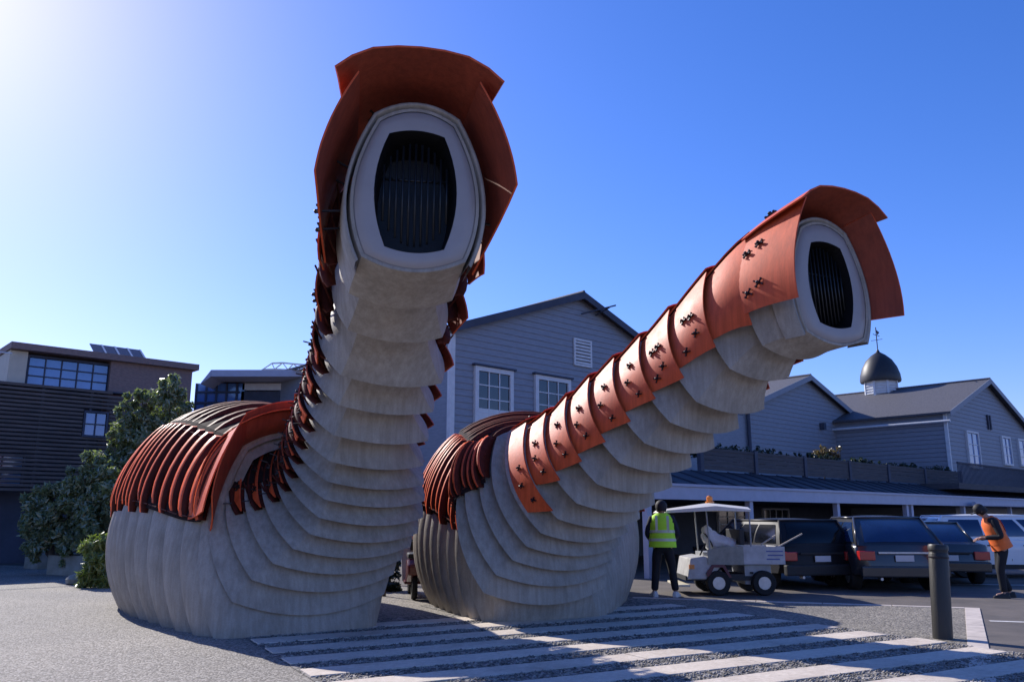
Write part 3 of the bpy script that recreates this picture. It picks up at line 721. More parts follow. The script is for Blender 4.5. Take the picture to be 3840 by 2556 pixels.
def hood(pod, fin, dress, fw=0.42, side_drop=0.33, wd=1.0, up=0.0, diag=0.0):
    # top plate: wide, reaching forward past the mouth, corners flared
    t0, t1 = 14.05, 15.0
    mb = MB(); rows_o = []; rows_i = []
    prof = [(-1.16,0.50),(-1.06,0.80),(-0.72,0.94),(-0.36,1.02),(0,1.05),(0.36,1.02),(0.72,0.94),(1.06,0.80),(1.16,0.50)]
    prof = [(-0.79,0.79),(-0.64,0.90),(-0.45,0.985),(-0.22,1.02),(0,1.03),(0.22,1.02),(0.45,0.985),(0.64,0.90),(0.79,0.79)]
    for a in (0, 0.3, 0.6, 0.85, 1.0):
        off = 0.24+up+0.10*a; k = (0.82+0.18*a)*wd
        rows_o.append([pod.P(t0+(t1-t0)*a, x*k, y+(1-k)*0.15*abs(x), off, fw*a) for x, y in prof])
        rows_i.append([pod.P(t0+(t1-t0)*a, x*k, y+(1-k)*0.15*abs(x), off-0.02, fw*a) for x, y in prof])
    mb.grid(rows_o); mb.grid([r[::-1] for r in rows_i], mi=1); mb.grid([rows_o[0], rows_i[0]]); mb.grid([rows_i[-1], rows_o[-1]])
    mb.grid([[r[0] for r in rows_o], [r[0] for r in rows_i]]); mb.grid([[r[-1] for r in rows_i], [r[-1] for r in rows_o]])
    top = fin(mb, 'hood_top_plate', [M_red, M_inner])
    dress(top, t0, t1, 2, [(0.3,0.2),(0.3,0.8)], 0.30, 0.36, fw)
    for side in (1, 3):
        f0, f1 = (side_drop, 1.0) if side == 1 else (0.0, 1-side_drop)
        def edge(a, x0, x1, side=side):
            return (x0+diag*a, x1) if side == 1 else (x0, x1-diag*a)
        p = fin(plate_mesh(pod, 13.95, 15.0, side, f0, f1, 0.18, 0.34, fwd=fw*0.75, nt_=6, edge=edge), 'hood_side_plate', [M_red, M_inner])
        fs = [(0.22, side_drop+0.14), (0.42, side_drop+0.18), (0.20, side_drop+0.48), (0.40, side_drop+0.50)]
        if side == 3: fs = [(a, 1-f) for a, f in fs]
        dress(p, 13.95, 15.0, side, fs, 0.18, 0.34, fw*0.75, 0.75)
def K(t, px, py, D, psi, el, W, h):
    b = opt(px, py, D); return (t, b.x, b.y, b.z, psi, el, W/1.6, h)
keysL = [(-8,-6.45,17.6,0.15,143,-14,1.0,0.85),(-6,-5.75,16.4,0.0,145,-8,1.62,1.32),(-4,-4.95,14.9,-0.02,146,0,1.82,1.62),(-2,-3.95,13.2,-0.02,148,8,1.58,1.62),
  (0,)+tuple(ground(1120,2372))+(150,18,1.12,1.45),
  K(1,1166,2203,10.95,149,27,1.82,1.30), K(3,1268,2070,11.1,147,40,1.55,1.12), K(5,1362,1973,11.1,144,50,1.34,0.98),
  K(7,1398,1850,11.0,142,55,1.24,0.90), K(9,1406,1715,10.7,143,55,1.10,0.76), K(11,1440,1505,10.1,148,50,0.99,0.66), K(12,1463,1390,9.6,152,42,0.97,0.66),
  K(13,1483,1235,8.9,158,30,0.96,0.72), K(14,1505,1095,8.2,164,14,0.95,0.79), K(15,1553,965,7.6,170,2,0.93,0.78)]
keysR = [(-8,0.2,18.6,0.15,176,-14,1.1,0.9),(-6,0.25,17.0,0.0,172,-8,1.7,1.35),(-4,0.32,15.6,-0.02,168,0,1.95,1.62),(-2,0.42,14.2,-0.02,162,8,1.62,1.55),
  (0,)+tuple(ground(2050,2320))+(158,18,1.05,1.35),
  K(1,2043,2178,12.0,155,25,1.75,1.2), K(3,2112,2062,12.1,150,33,1.55,1.05), K(5,2185,1964,12.1,147,36,1.36,0.92),
  K(7,2300,1856,11.9,145,36,1.24,0.75), K(9,2451,1713,11.7,145,34,1.16,0.69), K(11,2632,1562,11.45,146,31,1.10,0.66), K(12,2730,1486,11.3,147,27,1.08,0.67),
  K(13,2850,1385,11.1,149,20,1.07,0.70), K(14,2975,1300,10.95,150,11,1.06,0.75), K(15,3137,1253,10.7,152,3,1.05,0.80)]
podL = build_pod('toilet_pavilion', keysL, -8, 'tall grey ribbed pavilion with upright neck and dark mouth facing the camera', 3, (-3.2, 13.0, 0.0), 0.67, 0.80, (0.17,0.24), (0.45,1.0), 0.14, 2, True, (0.022, 0.13), None)
hood(podL[0], podL[2], podL[3], 0.46, 0.28, 1.0, 0.07, 0.22)
podR = build_pod('toilet_pavilion', keysR, -8, 'grey ribbed pavilion whose long neck slants right under bright orange plates', 4, (0.4, 14.5, 0.0))
hood(podR[0], podR[2], podR[3], 0.42, 0.33, 1.0, 0.02, -0.02)
# ------------------------------------------------------------------ planting
def leaf_mat(name, c1, c2, rough=0.35):
    m = mat(name, c1, rough, scale=5.0, col2=c2, detail=8, spec=1.0)
    b = m.node_tree.nodes['Principled BSDF']
    t = m.node_tree; src = b.inputs['Base Color'].links[0].from_socket
    tr = node(t, 'ShaderNodeBsdfTranslucent'); mx = node(t, 'ShaderNodeMixShader'); mx.inputs[0].default_value = 0.35
    gl = node(t, 'ShaderNodeMix', data_type='RGBA', blend_type='MULTIPLY'); gl.inputs[0].default_value = 1; gl.inputs[7].default_value = (1.3, 1.5, 0.6, 1)
    t.links.new(src, gl.inputs[6]); t.links.new(gl.outputs[2], tr.inputs['Color'])
    t.links.new(b.outputs[0], mx.inputs[1]); t.links.new(tr.outputs[0], mx.inputs[2]); t.links.new(mx.outputs[0], t.nodes['Material Output'].inputs['Surface'])
    return m
M_leaf = leaf_mat('glossy_green_leaf', (0.28,0.31,0.18), (0.10,0.13,0.065), 0.2)
M_leafY = leaf_mat('yellow_green_leaf', (0.28,0.32,0.09), (0.09,0.13,0.04), 0.35)
M_leafD = leaf_mat('dark_green_leaf', (0.03,0.05,0.025), (0.012,0.02,0.012))
M_leafO = leaf_mat('rusty_leaf', (0.22,0.12,0.05), (0.06,0.07,0.03))
M_bark = mat('bark', (0.09,0.07,0.055), 0.9, 0.3, 8, bump=0.4, stretch=(1,1,0.3))
def leaves(name, clumps, n, m, parent=None, size=(0.06,0.12), aspect=0.45, seed=1, strap=False, origin=(0,0,0)):
    """clumps: (x, y, z, radius); folded leaves through each clump's volume, denser towards its skin"""
    rs = np.random.RandomState(seed); cl = np.array(clumps, float); w = cl[:,3]**2.2; w /= w.sum()
    # sub-clumps give light and dark masses and gaps
    k = rs.choice(len(cl), 42*len(cl)//2+10, p=w); d = rs.normal(size=(len(k),3)); d /= np.linalg.norm(d, axis=1)[:,None]
    sub = cl[k,:3] + d*cl[k,3:4]*rs.uniform(0.35, 1.02, (len(k),1)); sr = cl[k,3]*rs.uniform(0.16, 0.34, len(k))
    j = rs.randint(0, len(sub), n); d = rs.normal(size=(n,3)); d /= np.linalg.norm(d, axis=1)[:,None]
    P = sub[j] + d*(sr[j]*rs.uniform(0.3, 1.1, n)**0.7)[:,None]
    if strap: P[:,2] = np.abs(P[:,2])
    out = d*0.7 + rs.normal(size=(n,3))*0.6 + np.array([0,0,0.35]); out /= np.linalg.norm(out, axis=1)[:,None]
    s = rs.uniform(size[0], size[1], n)[:,None]
    t = np.cross(out, rs.normal(size=(n,3))); t /= np.linalg.norm(t, axis=1)[:,None]
    b = np.cross(out, t)
    A = P - t*s; B = P + t*s; L = P + b*s*aspect - out*s*0.12; Rr = P - b*s*aspect - out*s*0.12
    V = np.stack([A, L, B, Rr], 1).reshape(-1, 3) - np.array(origin)
    base = np.arange(n)[:,None]*4; F = np.concatenate([base+np.array([[0,1,2]]), base+np.array([[0,2,3]])], 0)
    me = bpy.data.meshes.new(name); me.from_pydata(V.tolist(), [], F.tolist()); me.materials.append(m)
    o = bpy.data.objects.new(name, me); C.objects.link(o)
    if parent: o.parent = parent
    return o
def tree(label, base, clumps, n, seed, m=None, size=(0.05,0.11), cat='tree', nm='broadleaf_tree', group=None):
    base = Vector(base); t = thing(nm, label, cat, base, 0, group)
    rr = random.Random(seed); tr = MB()
    top = max(clumps, key=lambda c: c[2]); z0 = min(c[2] for c in clumps)
    p = Vector((0,0,0)); q = Vector((top[0]-base.x, top[1]-base.y, max(0.6, top[2]-base.z)))
    m1 = q*0.45+Vector((rr.uniform(-.1,.1),rr.uniform(-.1,.1),0)); tr.bar(p, m1, 0.10, 8, 0.07).bar(m1, q*0.9, 0.07, 7, 0.03)
    for c in clumps:
        e = Vector((c[0]-base.x, c[1]-base.y, c[2]-base.z)); s = q*min(0.7, max(0.15, (e.z/q.z)*0.55)); tr.bar(s, s+(e-s)*0.9, 0.045, 6, 0.015)
        for _ in range(3):
            f = e+Vector((rr.uniform(-1,1),rr.uniform(-1,1),rr.uniform(-.5,1)))*c[3]*0.7; tr.bar(s+(e-s)*0.8, f, 0.02, 4, 0.006)
    tr.build('trunk', M_bark, t)
    leaves('crown', clumps, n, m or M_leaf, t, size, 0.42, seed, origin=base)
    return t
def cp(px, py, Y, rpx): p = at(px, py, Y); return (p.x, p.y, p.z, rpx*Y/FPX)
Yt = 23.5
tree('tall glossy leaved tree in front of the brick wall, topmost of the clump', at(600,2100,Yt+0.5)-Vector((0,0,at(600,2100,Yt+0.5).z)),
     [cp(640,1475,Yt,70),cp(540,1500,Yt,60),cp(590,1560,Yt,95),cp(500,1620,Yt,85),cp(650,1600,Yt+.5,80),cp(560,1700,Yt,110),cp(470,1760,Yt,90),cp(640,1740,Yt+.5,90),cp(430,1690,Yt,60),cp(690,1520,Yt,45),cp(480,1550,Yt,50)], 17000, 11)
tree('broad glossy leaved tree behind the long planter box, middle of the clump', at(400,2100,22.6)-Vector((0,0,at(400,2100,22.6).z)),
     [cp(360,1760,22.5,75),cp(440,1830,22.3,95),cp(330,1850,22.5,90),cp(400,1930,22.2,110),cp(470,1980,22.2,95),cp(350,2010,22.3,85),cp(300,1790,22.6,50)], 15000, 12)
tree('rounded glossy leaved tree at the left above the small planter', at(200,2100,22.4)-Vector((0,0,at(200,2100,22.4).z)),
     [cp(200,1860,22.6,70),cp(140,1920,22.4,70),cp(240,1940,22.3,85),cp(110,1975,22.6,45),cp(180,2000,22.3,85),cp(270,2040,22.2,70),cp(150,2050,22.5,50)], 13000, 13)
sb = at(400,2140,18.8); sb.z = 0
s_ = thing('low_shrub', 'yellow green strap leaved shrub against the rear of the left pavilion', 'shrub', sb)
leaves('foliage', [cp(375,2120,18.4,62),cp(330,2160,18.3,42),cp(410,2170,18.3,45),cp(350,2060,18.6,45),cp(400,2040,18.8,50)], 5200, M_leafY, s_, (0.05,0.15), 0.22, 14, origin=sb)
MB().bar((0,0,0),(0.05,0,0.9),0.03,6,0.01).bar((0,0,0),(-0.3,-0.1,0.8),0.03,6,0.01).build('stem', M_bark, s_)
def planter(label, a, b, Y0, h, m, name='planter_box'):
    p0 = ground(a, Y0[0]); p1 = ground(b, Y0[1]); d = (p1-p0); L_ = d.length; t = thing(name, label, 'planter', p0, math.atan2(d.y, d.x))
    w = 1.1
    for (x0,y0,x1,y1) in ((0,0,L_,0.08),(0,w-0.08,L_,w),(0,0.081,0.08,w-0.081),(L_-0.08,0.081,L_,w-0.081)): MB().box((x0,y0,0),(x1,y1,h)).build('side', m, t, bevel=0.01)
    MB().box((0.08,0.08,0),(L_-0.08,w-0.08,h-0.06)).build('soil', M_bark, t)
    return t
M_conc = mat('stained_concrete', (0.30,0.29,0.25), 0.85, scale=3, bump=0.2, bscale=30, col2=(0.19,0.185,0.15))
planter('long low concrete planter box beneath the broad tree', 172, 320, (2154,2160), 0.50, M_conc)
planter('small concrete planter box beside the dark building wall', 88, 138, (2130,2134), 0.42, M_conc)
tag(MB().lathe([(0.12,0),(0.2,0.03),(0.22,0.12),(0.15,0.2),(0.04,0.23)], 10, Matrix.Translation(ground(283,2190))).build('garden_stone', M_conc, None, smooth='auto'), 'small round stone at the foot of the yellow green shrub', 'stone')
# dark shrub between the pavilions
db = ground(1440, 2235)
t_ = thing('dark_shrub', 'dark dense shrub in the gap between the two pavilions', 'shrub', db)
leaves('foliage', [cp(1440,2150,17.6,55),cp(1400,2190,17.6,45),cp(1475,2200,17.5,40),cp(1460,2100,17.8,45),cp(1430,2080,18,40)], 5000, M_leafD, t_, (0.04,0.08), 0.5, 21, origin=db)
MB().bar((0,0,0),(0,0,0.7),0.04,6,0.02).build('stem', M_bark, t_)
# planting on the terrace
pts = []
for i in range(30):
    s = posts[0]+(posts[-1]-posts[0])*(i+0.5)/30; p = W0+D1*s+D2*(TQ-0.35)
    pts.append((p.x, p.y, 3.5+0.12*rnd.random(), 0.30))
hb = W0+D1*posts[0]+D2*(TQ-0.35); hb.z = 2.92
h_ = thing('terrace_hedge', 'dark low hedge growing along the top of the boarded terrace fence', 'hedge', hb)
leaves('foliage', pts, 9000, M_leafD, h_, (0.04,0.08), 0.5, 22, origin=hb)
ob = at(3085,1690,39); p_ = hit(3085,1690,W0,TQ-0.7); ob = W0+D1*p_[0]+D2*(TQ-0.7); ob.z = 2.92
o_ = thing('rusty_bush', 'rusty orange bush rising above the terrace fence', 'bush', ob)
leaves('foliage', [(ob.x,ob.y,3.7,0.45),(ob.x+.4,ob.y+.3,4.0,0.4),(ob.x-.5,ob.y-.3,3.7,0.35)], 1800, M_leafO, o_, (0.05,0.1), 0.4, 23, origin=ob)
MB().bar((0,0,0),(0,0,0.9),0.03,6,0.01).build('stem', M_bark, o_)

# ------------------------------------------------------------------ bollard
bp_ = ground(3536, 2395)
bo = thing('bollard', 'tall dark round bollard standing at the kerb in front of the parked cars', 'bollard', bp_)
bo.rotation_euler = (0, R(3.0), 0)
M_boll = mat('black_painted_timber', (0.030,0.027,0.024), 0.5, scale=3, bump=0.2, bscale=25, col2=(0.015,0.014,0.013), stretch=(1,1,0.2))
MB().lathe([(0.1161,0),(0.1161,1.03),(0.1075,1.05)], 28).build('shaft', M_boll, bo, smooth='auto')
MB().lathe([(0.1101,1.05),(0.1101,1.075),(0.1204,1.08),(0.1204,1.13),(0.1075,1.15),(0,1.155)], 28).build('cap', M_boll, bo, smooth='auto')
MB().lathe([(0.1178,0.98),(0.1221,0.985),(0.1221,1.0),(0.1178,1.005)], 28).build('collar', M_steel, bo, smooth='auto')

# ------------------------------------------------------------------ vehicles
M_tyre = mat('tyre_rubber', (0.012,0.012,0.012), 0.8, 0.2, 30)
M_rim = mat('alloy_rim', (0.45,0.45,0.47), 0.35, 0.1, 10, metal=0.7)
M_redl = mat('red_lamp', (0.45,0.02,0.02), 0.2, 0.1, 8, spec=0.8)
M_plate = mat('number_plate', (0.55,0.55,0.55), 0.5, 0.05, 8)
M_black2 = mat('black_plastic', (0.014,0.014,0.015), 0.6, 0.2, 20)
M_darkpaint = mat('dark_car_paint', (0.016,0.017,0.020), 0.25, 0.15, 2, coat=0.6)
M_darkred = mat('charcoal_car_paint', (0.024,0.024,0.027), 0.28, 0.15, 2, coat=0.6)
M_whitep = mat('white_car_paint', (0.78,0.78,0.78), 0.3, 0.04, 2, coat=0.5)
M_glass2 = mat('tinted_car_glass', (0.012,0.03,0.085), 0.06, 0.2, 2, spec=1.0); M_glass3 = mat('dark_car_glass', (0.006,0.007,0.009), 0.12, 0.2, 2, spec=0.35)
def arc_pts(cx, r, z0, n=9, flip=False):
    return [(cx + r*math.cos(a), max(z0, 0.33 + r*math.sin(a))) for a in [math.pi - math.pi*i/(n-1) for i in range(n)]]
def car(name, label, loc, az, Lc, Wd, H, paint, style='hatch', group=None, glass=None):
    """local x forward; az = compass heading of the nose"""
    rz = math.pi/2 - R(az)
    t = thing(name, label, 'car', loc, rz, group)
    M_carglass = glass or M_glass2; hl_, w = Lc/2, Wd/2; belt = H*0.60; zb = 0.22; wr = 0.33; fx = hl_-0.85; rx = -hl_+0.80
    # body shell: side profile with wheel arches, lofted over width so the sides curve in
    bottom = [(-hl_+0.08, zb+0.12)] + arc_pts(rx, 0.39, zb) + arc_pts(fx, 0.39, zb) + [(hl_-0.1, zb+0.05)]
    if style == 'sedan': top = [(hl_, 0.5), (hl_-0.05, 0.72), (hl_-0.9, belt-0.02), (0.1, belt+0.02), (-hl_+0.85, belt+0.08), (-hl_+0.06, belt+0.04), (-hl_, belt-0.15), (-hl_-0.03, 0.5)]
    else: top = [(hl_, 0.5), (hl_-0.05, 0.74), (hl_-0.9, belt-0.02), (0.1, belt+0.02), (-hl_+0.3, belt+0.04), (-hl_+0.05, belt), (-hl_, belt-0.15), (-hl_-0.03, 0.5)]
    poly = bottom + top
    mb = MB(); rows = []
    for yy, k in ((-1.0,0.0),(-0.985,0.35),(-0.93,1.0),(-0.7,1.0),(-0.35,1.0),(0.0,1.0),(0.35,1.0),(0.7,1.0),(0.93,1.0),(0.985,0.35),(1.0,0.0)):
        # k: how far the shape is drawn in (0 = at the widest flank)
        r_ = []
        for (x, z) in poly:
            zz = z; xx = x
            if k < 1: zz = z if z < 0.5 else z-0.05*(1-k); xx = x*(1-0.025*(1-k))
            e_ = max(0.0, (abs(xx)-(hl_-0.6))/0.6); xx -= math.copysign(0.13*e_*abs(yy)**2.4, xx)
            zz += 0.018*(1-yy*yy) if z > belt-0.1 else 0
            r_.append((xx, yy*w*(1 if z > zb+0.2 else 0.985), zz))
        rows.append(r_)
    mb.grid(rows, closed=True); n = len(poly)
    mb.f.append(tuple(range(n))); mb.m.append(0); mb.f.append(tuple(range(10*n, 11*n))[::-1]); mb.m.append(0)
    mb.build('body', paint, t, smooth='auto')
    # cabin
    if style == 'sedan': gb = (-hl_+0.75, hl_-1.25); gt = (-hl_+1.45, hl_-2.05)
    elif style == 'wagon': gb = (-hl_+0.10, hl_-1.15); gt = (-hl_+0.42, hl_-1.95)
    else: gb = (-hl_+0.12, hl_-1.2); gt = (-hl_+0.75, hl_-2.0)
    wi, wt = w-0.05, w-0.22; z0 = belt+0.0; z1 = H-0.05
    B8 = [(gb[0],-wi,z0),(gb[1],-wi,z0),(gb[1],wi,z0),(gb[0],wi,z0),(gt[0],-wt,z1),(gt[1],-wt,z1),(gt[1],wt,z1),(gt[0],wt,z1)]
    FC = {'rear': (0,3,7,4), 'front': (2,1,5,6), 'right': (1,0,4,5), 'left': (3,2,6,7), 'roof': (4,7,6,5)}
    OUT = {'rear': Vector((-1,0,0.3)), 'front': Vector((1,0,0.3)), 'right': Vector((0,-1,0.1)), 'left': Vector((0,1,0.1)), 'roof': Vector((0,0,1))}
    BUL = {'rear': 0.10, 'front': 0.14, 'right': 0.055, 'left': 0.055, 'roof': 0.055}
    def FS(nm, a_, b_, off=0.0):
        P_ = [Vector(B8[i]) for i in FC[nm]]; p = (P_[0]*(1-a_)+P_[1]*a_)*(1-b_)+(P_[3]*(1-a_)+P_[2]*a_)*b_
        g = (1-abs(2*a_-1)**2.6)*(1-abs(2*b_-1)**2.2) if nm == 'roof' else (1-abs(2*a_-1)**3)*(0.35+0.65*math.sin(math.pi*min(1, b_*1.0)))*(1 if b_ < 1 else 0)*(1-b_**6)
        return p + OUT[nm]*(BUL[nm]*g+off)
    for nm in FC:
        mb = MB(); n_ = 13
        mb.grid([[FS(nm, i/(n_-1), j/(n_-1)) for i in range(n_)] for j in range(n_)])
        mb.build('roof' if nm == 'roof' else 'cabin', paint, t, smooth=True)
    for (i0, i1) in ((4,5),(7,6),(4,7),(5,6),(0,4),(3,7),(1,5),(2,6)): MB().bar(B8[i0], B8[i1], 0.028, 10).build('cabin_pillar' if i0 < 4 else 'roof_rail', paint, t, smooth=True)
    def glasspatch(label_, nm, a0, a1, b0, b1, m):
        n_ = 9; mb = MB(); mb.grid([[FS(nm, a0+(a1-a0)*i/(n_-1), b0+(b1-b0)*j/(n_-1), 0.010) for i in range(n_)] for j in range(n_)])
        return mb.build(label_, m, t, smooth=True)
    glasspatch('rear_window', 'rear', 0.08, 0.92, 0.10, 0.88, M_carglass)
    glasspatch('windscreen', 'front', 0.06, 0.94, 0.06, 0.90, M_carglass)
    # glass, set proud of the cabin planes
    for sgn, nm in ((-1, 'right'), (1, 'left')):
        for u0, u1 in ((0.06,0.34),(0.37,0.64),(0.67,0.93)): glasspatch('side_window', nm, u0, u1, 0.12, 0.84, M_carglass)
        # mirror, handles
        MB().box((gb[1]-0.45, sgn*(w+0.0), belt), (gb[1]-0.27, sgn*(w+0.17), belt+0.13)).build('mirror', paint, t, bevel=0.02)
        for hx in (-0.15, -1.0 if hl_ > 2 else -0.8): MB().box((hx-0.1, sgn*(w-0.01), belt-0.16), (hx+0.08, sgn*(w+0.02), belt-0.13)).build('handle', M_black2, t)
        MB().box((rx+0.42, sgn*(w-0.012), zb-0.0), (fx-0.42, sgn*(w+0.012), zb+0.10)).build('sill', M_black2, t)
        for x in (fx, rx):
            M = Matrix.Translation((x, sgn*(w-0.12), wr))
            wh = MB().lathe([(0.20,-0.11),(0.31,-0.11),(wr,-0.08),(wr,0.08),(0.31,0.11),(0.20,0.11),(0.20,-0.11)], 24, M, ax='y', cap=False).build('wheel', M_tyre, t, smooth='auto')
            rm = MB().lathe([(0.0,0.02*sgn),(0.06,0.04*sgn),(0.20,0.02*sgn),(0.215,0.10*sgn),(0.20,0.10*sgn)], 20, M, ax='y')
            for q in range(5):
                a_ = q*2*math.pi/5; rm.bar((x+0.04*math.cos(a_), sgn*(w-0.12)+sgn*0.07, wr+0.04*math.sin(a_)), (x+0.2*math.cos(a_), sgn*(w-0.12)+sgn*0.07, wr+0.2*math.sin(a_)), 0.022, 5)
            rm.build('rim', M_rim, wh)
    # lamps, bumper, plate
    for sgn in (-1, 1):
        y0, y1 = sorted((sgn*(w-0.03), sgn*(w-0.34)))
        MB().box((-hl_-0.02, y0, belt-0.28), (-hl_+0.16, y1, belt-0.10)).build('tail_lamp', M_redl, t, bevel=0.015)
        y0, y1 = sorted((sgn*(w-0.03), sgn*(w-0.36)))
        MB().box((hl_-0.10, y0, 0.62), (hl_+0.01, y1, 0.74)).build('headlamp', M_carglass, t, bevel=0.015)
    MB().box((-hl_-0.09, -w+0.04, 0.30), (-hl_+0.05, w-0.04, 0.52)).build('rear_bumper', paint if style != 'wagon' else M_black2, t, bevel=0.03)
    MB().box((hl_-0.05, -w+0.05, 0.27), (hl_+0.07, w-0.05, 0.50)).build('front_bumper', paint, t, bevel=0.03)
    MB().box((-hl_-0.05, -w+0.40, belt-0.15), (-hl_-0.02, w-0.40, belt-0.115)).build('tailgate_trim', M_rim if style == 'hatch' else M_black2, t)
    MB().lathe([(0.028,0),(0.032,0.12)], 10, Matrix.Translation((-hl_-0.10, w*0.55, 0.27)), ax='x').build('exhaust', M_rim, t)
    for sgn in (-1, 1):
        for dx in (-0.55, 0.42): MB().box((dx-0.006, sgn*(w-0.004)-0.003, 0.42), (dx+0.006, sgn*(w-0.004)+0.004, belt-0.03)).build('door_seam', M_black2, t)
    pl = MB().box((-hl_-0.06, -0.18, belt-0.30), (-hl_-0.045, 0.18, belt-0.18)).build('number_plate', M_plate, t)
    if style != 'sedan': MB().bar((-hl_+0.12, 0.05, belt+0.06), (gt[0]-0.25, 0.35, belt+0.25), 0.010).build('wiper', M_black2, t)
    return t
def gxy(px, py): p = ground(px, py); return Vector((p.x, p.y, 0))
c1 = gxy(3402, 2222); hd = R(4); 
car('parked_car', 'dark hatchback with blue reflecting rear window parked left of the bollard', c1+Vector((math.sin(hd),math.cos(hd),0))*2.1, 4, 4.2, 1.80, 1.52, M_darkred, 'hatch', 'cars parked in the yard')
c0 = gxy(3090, 2212); hd = R(-12)
car('parked_car', 'dark wagon between the utility cart and the hatchback', c0+Vector((math.sin(hd),math.cos(hd),0))*2.25, -12, 4.5, 1.80, 1.46, mat('black_matt_paint',(0.010,0.010,0.012),0.5,0.2,4,spec=0.3), 'wagon', 'cars parked in the yard', M_glass3)
c2 = gxy(3570, 2196); hd = R(12)
car('parked_car', 'black saloon half hidden behind the bollard and left of the worker in orange', c2+Vector((math.sin(hd),math.cos(hd),0))*2.2, 12, 4.4, 1.74, 1.40, M_darkpaint, 'sedan', 'cars parked in the yard')
car('parked_car', 'white estate car behind the worker in orange', Vector((13.1, 21.9, 0)), 97, 4.9, 1.84, 1.56, M_whitep, 'wagon', 'cars parked in the yard')

# ------------------------------------------------------------------ utility cart
M_cartw = mat('scuffed_white_panel', (0.52,0.51,0.50), 0.5, scale=4, col2=(0.34,0.33,0.32))
M_galv = mat('galvanised_tray', (0.36,0.37,0.38), 0.45, scale=6, col2=(0.24,0.25,0.26))
M_orange = mat('orange_lamp', (0.75,0.25,0.05), 0.3, 0.1, 8)
ct0 = gxy(2712, 2232)
ct = thing('utility_cart', 'small open white utility cart with flat canopy and rear tray beside the worker in green', 'utility cart', ct0, 0)
def X(px): return (px-1920)/FPX*16.0 - ct0.x
zz = lambda py: CAMH + 15.9*(SP - CP*(py-CYP)/FPX)
w = 1.15
MB().box((X(2570),0.05,0.28),(X(2900),w-0.05,0.36)).build('chassis', M_black2, ct)
# front cowl
MB().prism([(X(2575),0.02,0.30),(X(2665),0.02,0.30),(X(2700),0.02,0.52),(X(2700),0.02,0.66),(X(2640),0.02,0.74),(X(2590),0.02,0.70)], (0,w-0.04,0)).build('cowl', M_cartw, ct, bevel=0.025)
MB().box((X(2583),-0.01,0.50),(X(2603),0.02,0.58)).build('side_lamp', M_orange, ct)
MB().box((X(2540),0.0,0.16),(X(2585),w,0.205)).build('front_step', mat('cream_step', (0.6,0.55,0.42), 0.6), ct, bevel=0.01)
MB().box((X(2660),0.05,0.36),(X(2790),w-0.05,0.40)).build('floor', M_black2, ct)
MB().box((X(2725),0.02,0.57),(X(2790),w-0.02,0.90)).build('seat_base', M_galv, ct, bevel=0.01)
MB().box((X(2655),0.03,0.62),(X(2735),w-0.03,0.80)).build('side_panel', M_galv, ct, bevel=0.01)
MB().box((X(2780),0.06,0.95),(X(2800),w-0.06,1.25)).build('seat_back', M_black2, ct, bevel=0.02)
tr_ = MB(); tr_.box((X(2790),0.0,0.585),(X(2945),0.03,0.92)); tr_.box((X(2790),w-0.03,0.585),(X(2945),w,0.92)); tr_.box((X(2790),0.03,0.585),(X(2795),w-0.03,0.92)); tr_.box((X(2940),0.03,0.585),(X(2945),w-0.03,0.92)); tr_.box((X(2795),0.03,0.585),(X(2940),w-0.03,0.62))
tr_ = tr_.build('tray', M_cartw, ct)
M_ink = mat('faded_blue_print', (0.10,0.12,0.30), 0.6, 0.1, 9)
for i, (a, b) in enumerate(((2875,2938),(2880,2938),(2875,2925))):
    MB().box((X(a),-0.004,0.82-i*0.075),(X(b),-0.001,0.845-i*0.075)).build('lettering_line', M_ink, tr_)
MB().box((X(2795),0.10,0.20),(X(2895),w-0.1,0.575)).build('battery_box', M_galv, ct, bevel=0.015)
for px in (2815, 2872): MB().box((X(px),0.075,0.40),(X(px)+0.06,0.10,0.44)).build('latch', M_black2, ct)
for px, r in ((2690,0.235),(2860,0.235)):
    for y, sg in ((0.03,-1),(w-0.03,1)):
        M = Matrix.Translation((X(px), y, r))
        wh = MB().lathe([(0.12,-0.08),(r-0.02,-0.08),(r,-0.05),(r,0.05),(r-0.02,0.08),(0.12,0.08),(0.12,-0.08)], 20, M, ax='y', cap=False).build('wheel', M_tyre, ct, smooth='auto')
        MB().lathe([(0,0.03*sg),(0.05,0.06*sg),(0.12,0.03*sg),(0.125,0.08*sg)], 16, M, ax='y').build('hub', M_rim, wh)
MB().prism([(X(2660)-0.02,-0.03,0.28),(X(2650)-0.02,-0.03,0.42),(X(2670),-0.03,0.58),(X(2715),-0.03,0.58),(X(2740),-0.03,0.34),(X(2730),-0.03,0.34),(X(2708),-0.03,0.53),(X(2675),-0.03,0.53),(X(2662),-0.03,0.40)], (0,0.3,0)).build('mudguard', mat('maroon_paint',(0.10,0.02,0.03),0.5), ct)
MB().prism([(X(2655),0.0,0.58),(X(2790),0.0,0.58),(X(2790),0.0,0.92),(X(2725),0.0,0.92),(X(2655),0.0,0.86)],(0,0.028,0)).build('cab_side', mat('grubby_beige_panel',(0.26,0.25,0.21),0.6,0.2,6), ct)
for px, y in ((2668,0.05),(2668,w-0.05),(2822,0.05),(2822,w-0.05)):
    MB().bar((X(px),y,0.6),(X(px)+(-0.05 if px < 2700 else 0.0),y,zz(1905)),0.016).build('canopy_post', M_galv, ct)
cn = MB(); xa, xm, xb = X(2495), X(2690), X(2822)
za = zz(1917)
rows = []
for y, dz in ((-0.10,-0.02),(0.12,0.03),(w/2,0.05),(w-0.12,0.03),(w+0.10,-0.02)):
    rows.append([(xa,y,za-0.02),(xa+0.05,y,za+0.03+dz*0.3),(xm,y,za+0.13+dz),(xb,y,za+0.06+dz),(xb,y,za+0.0),(xm,y,za+0.02),(xa+0.05,y,za-0.025)])
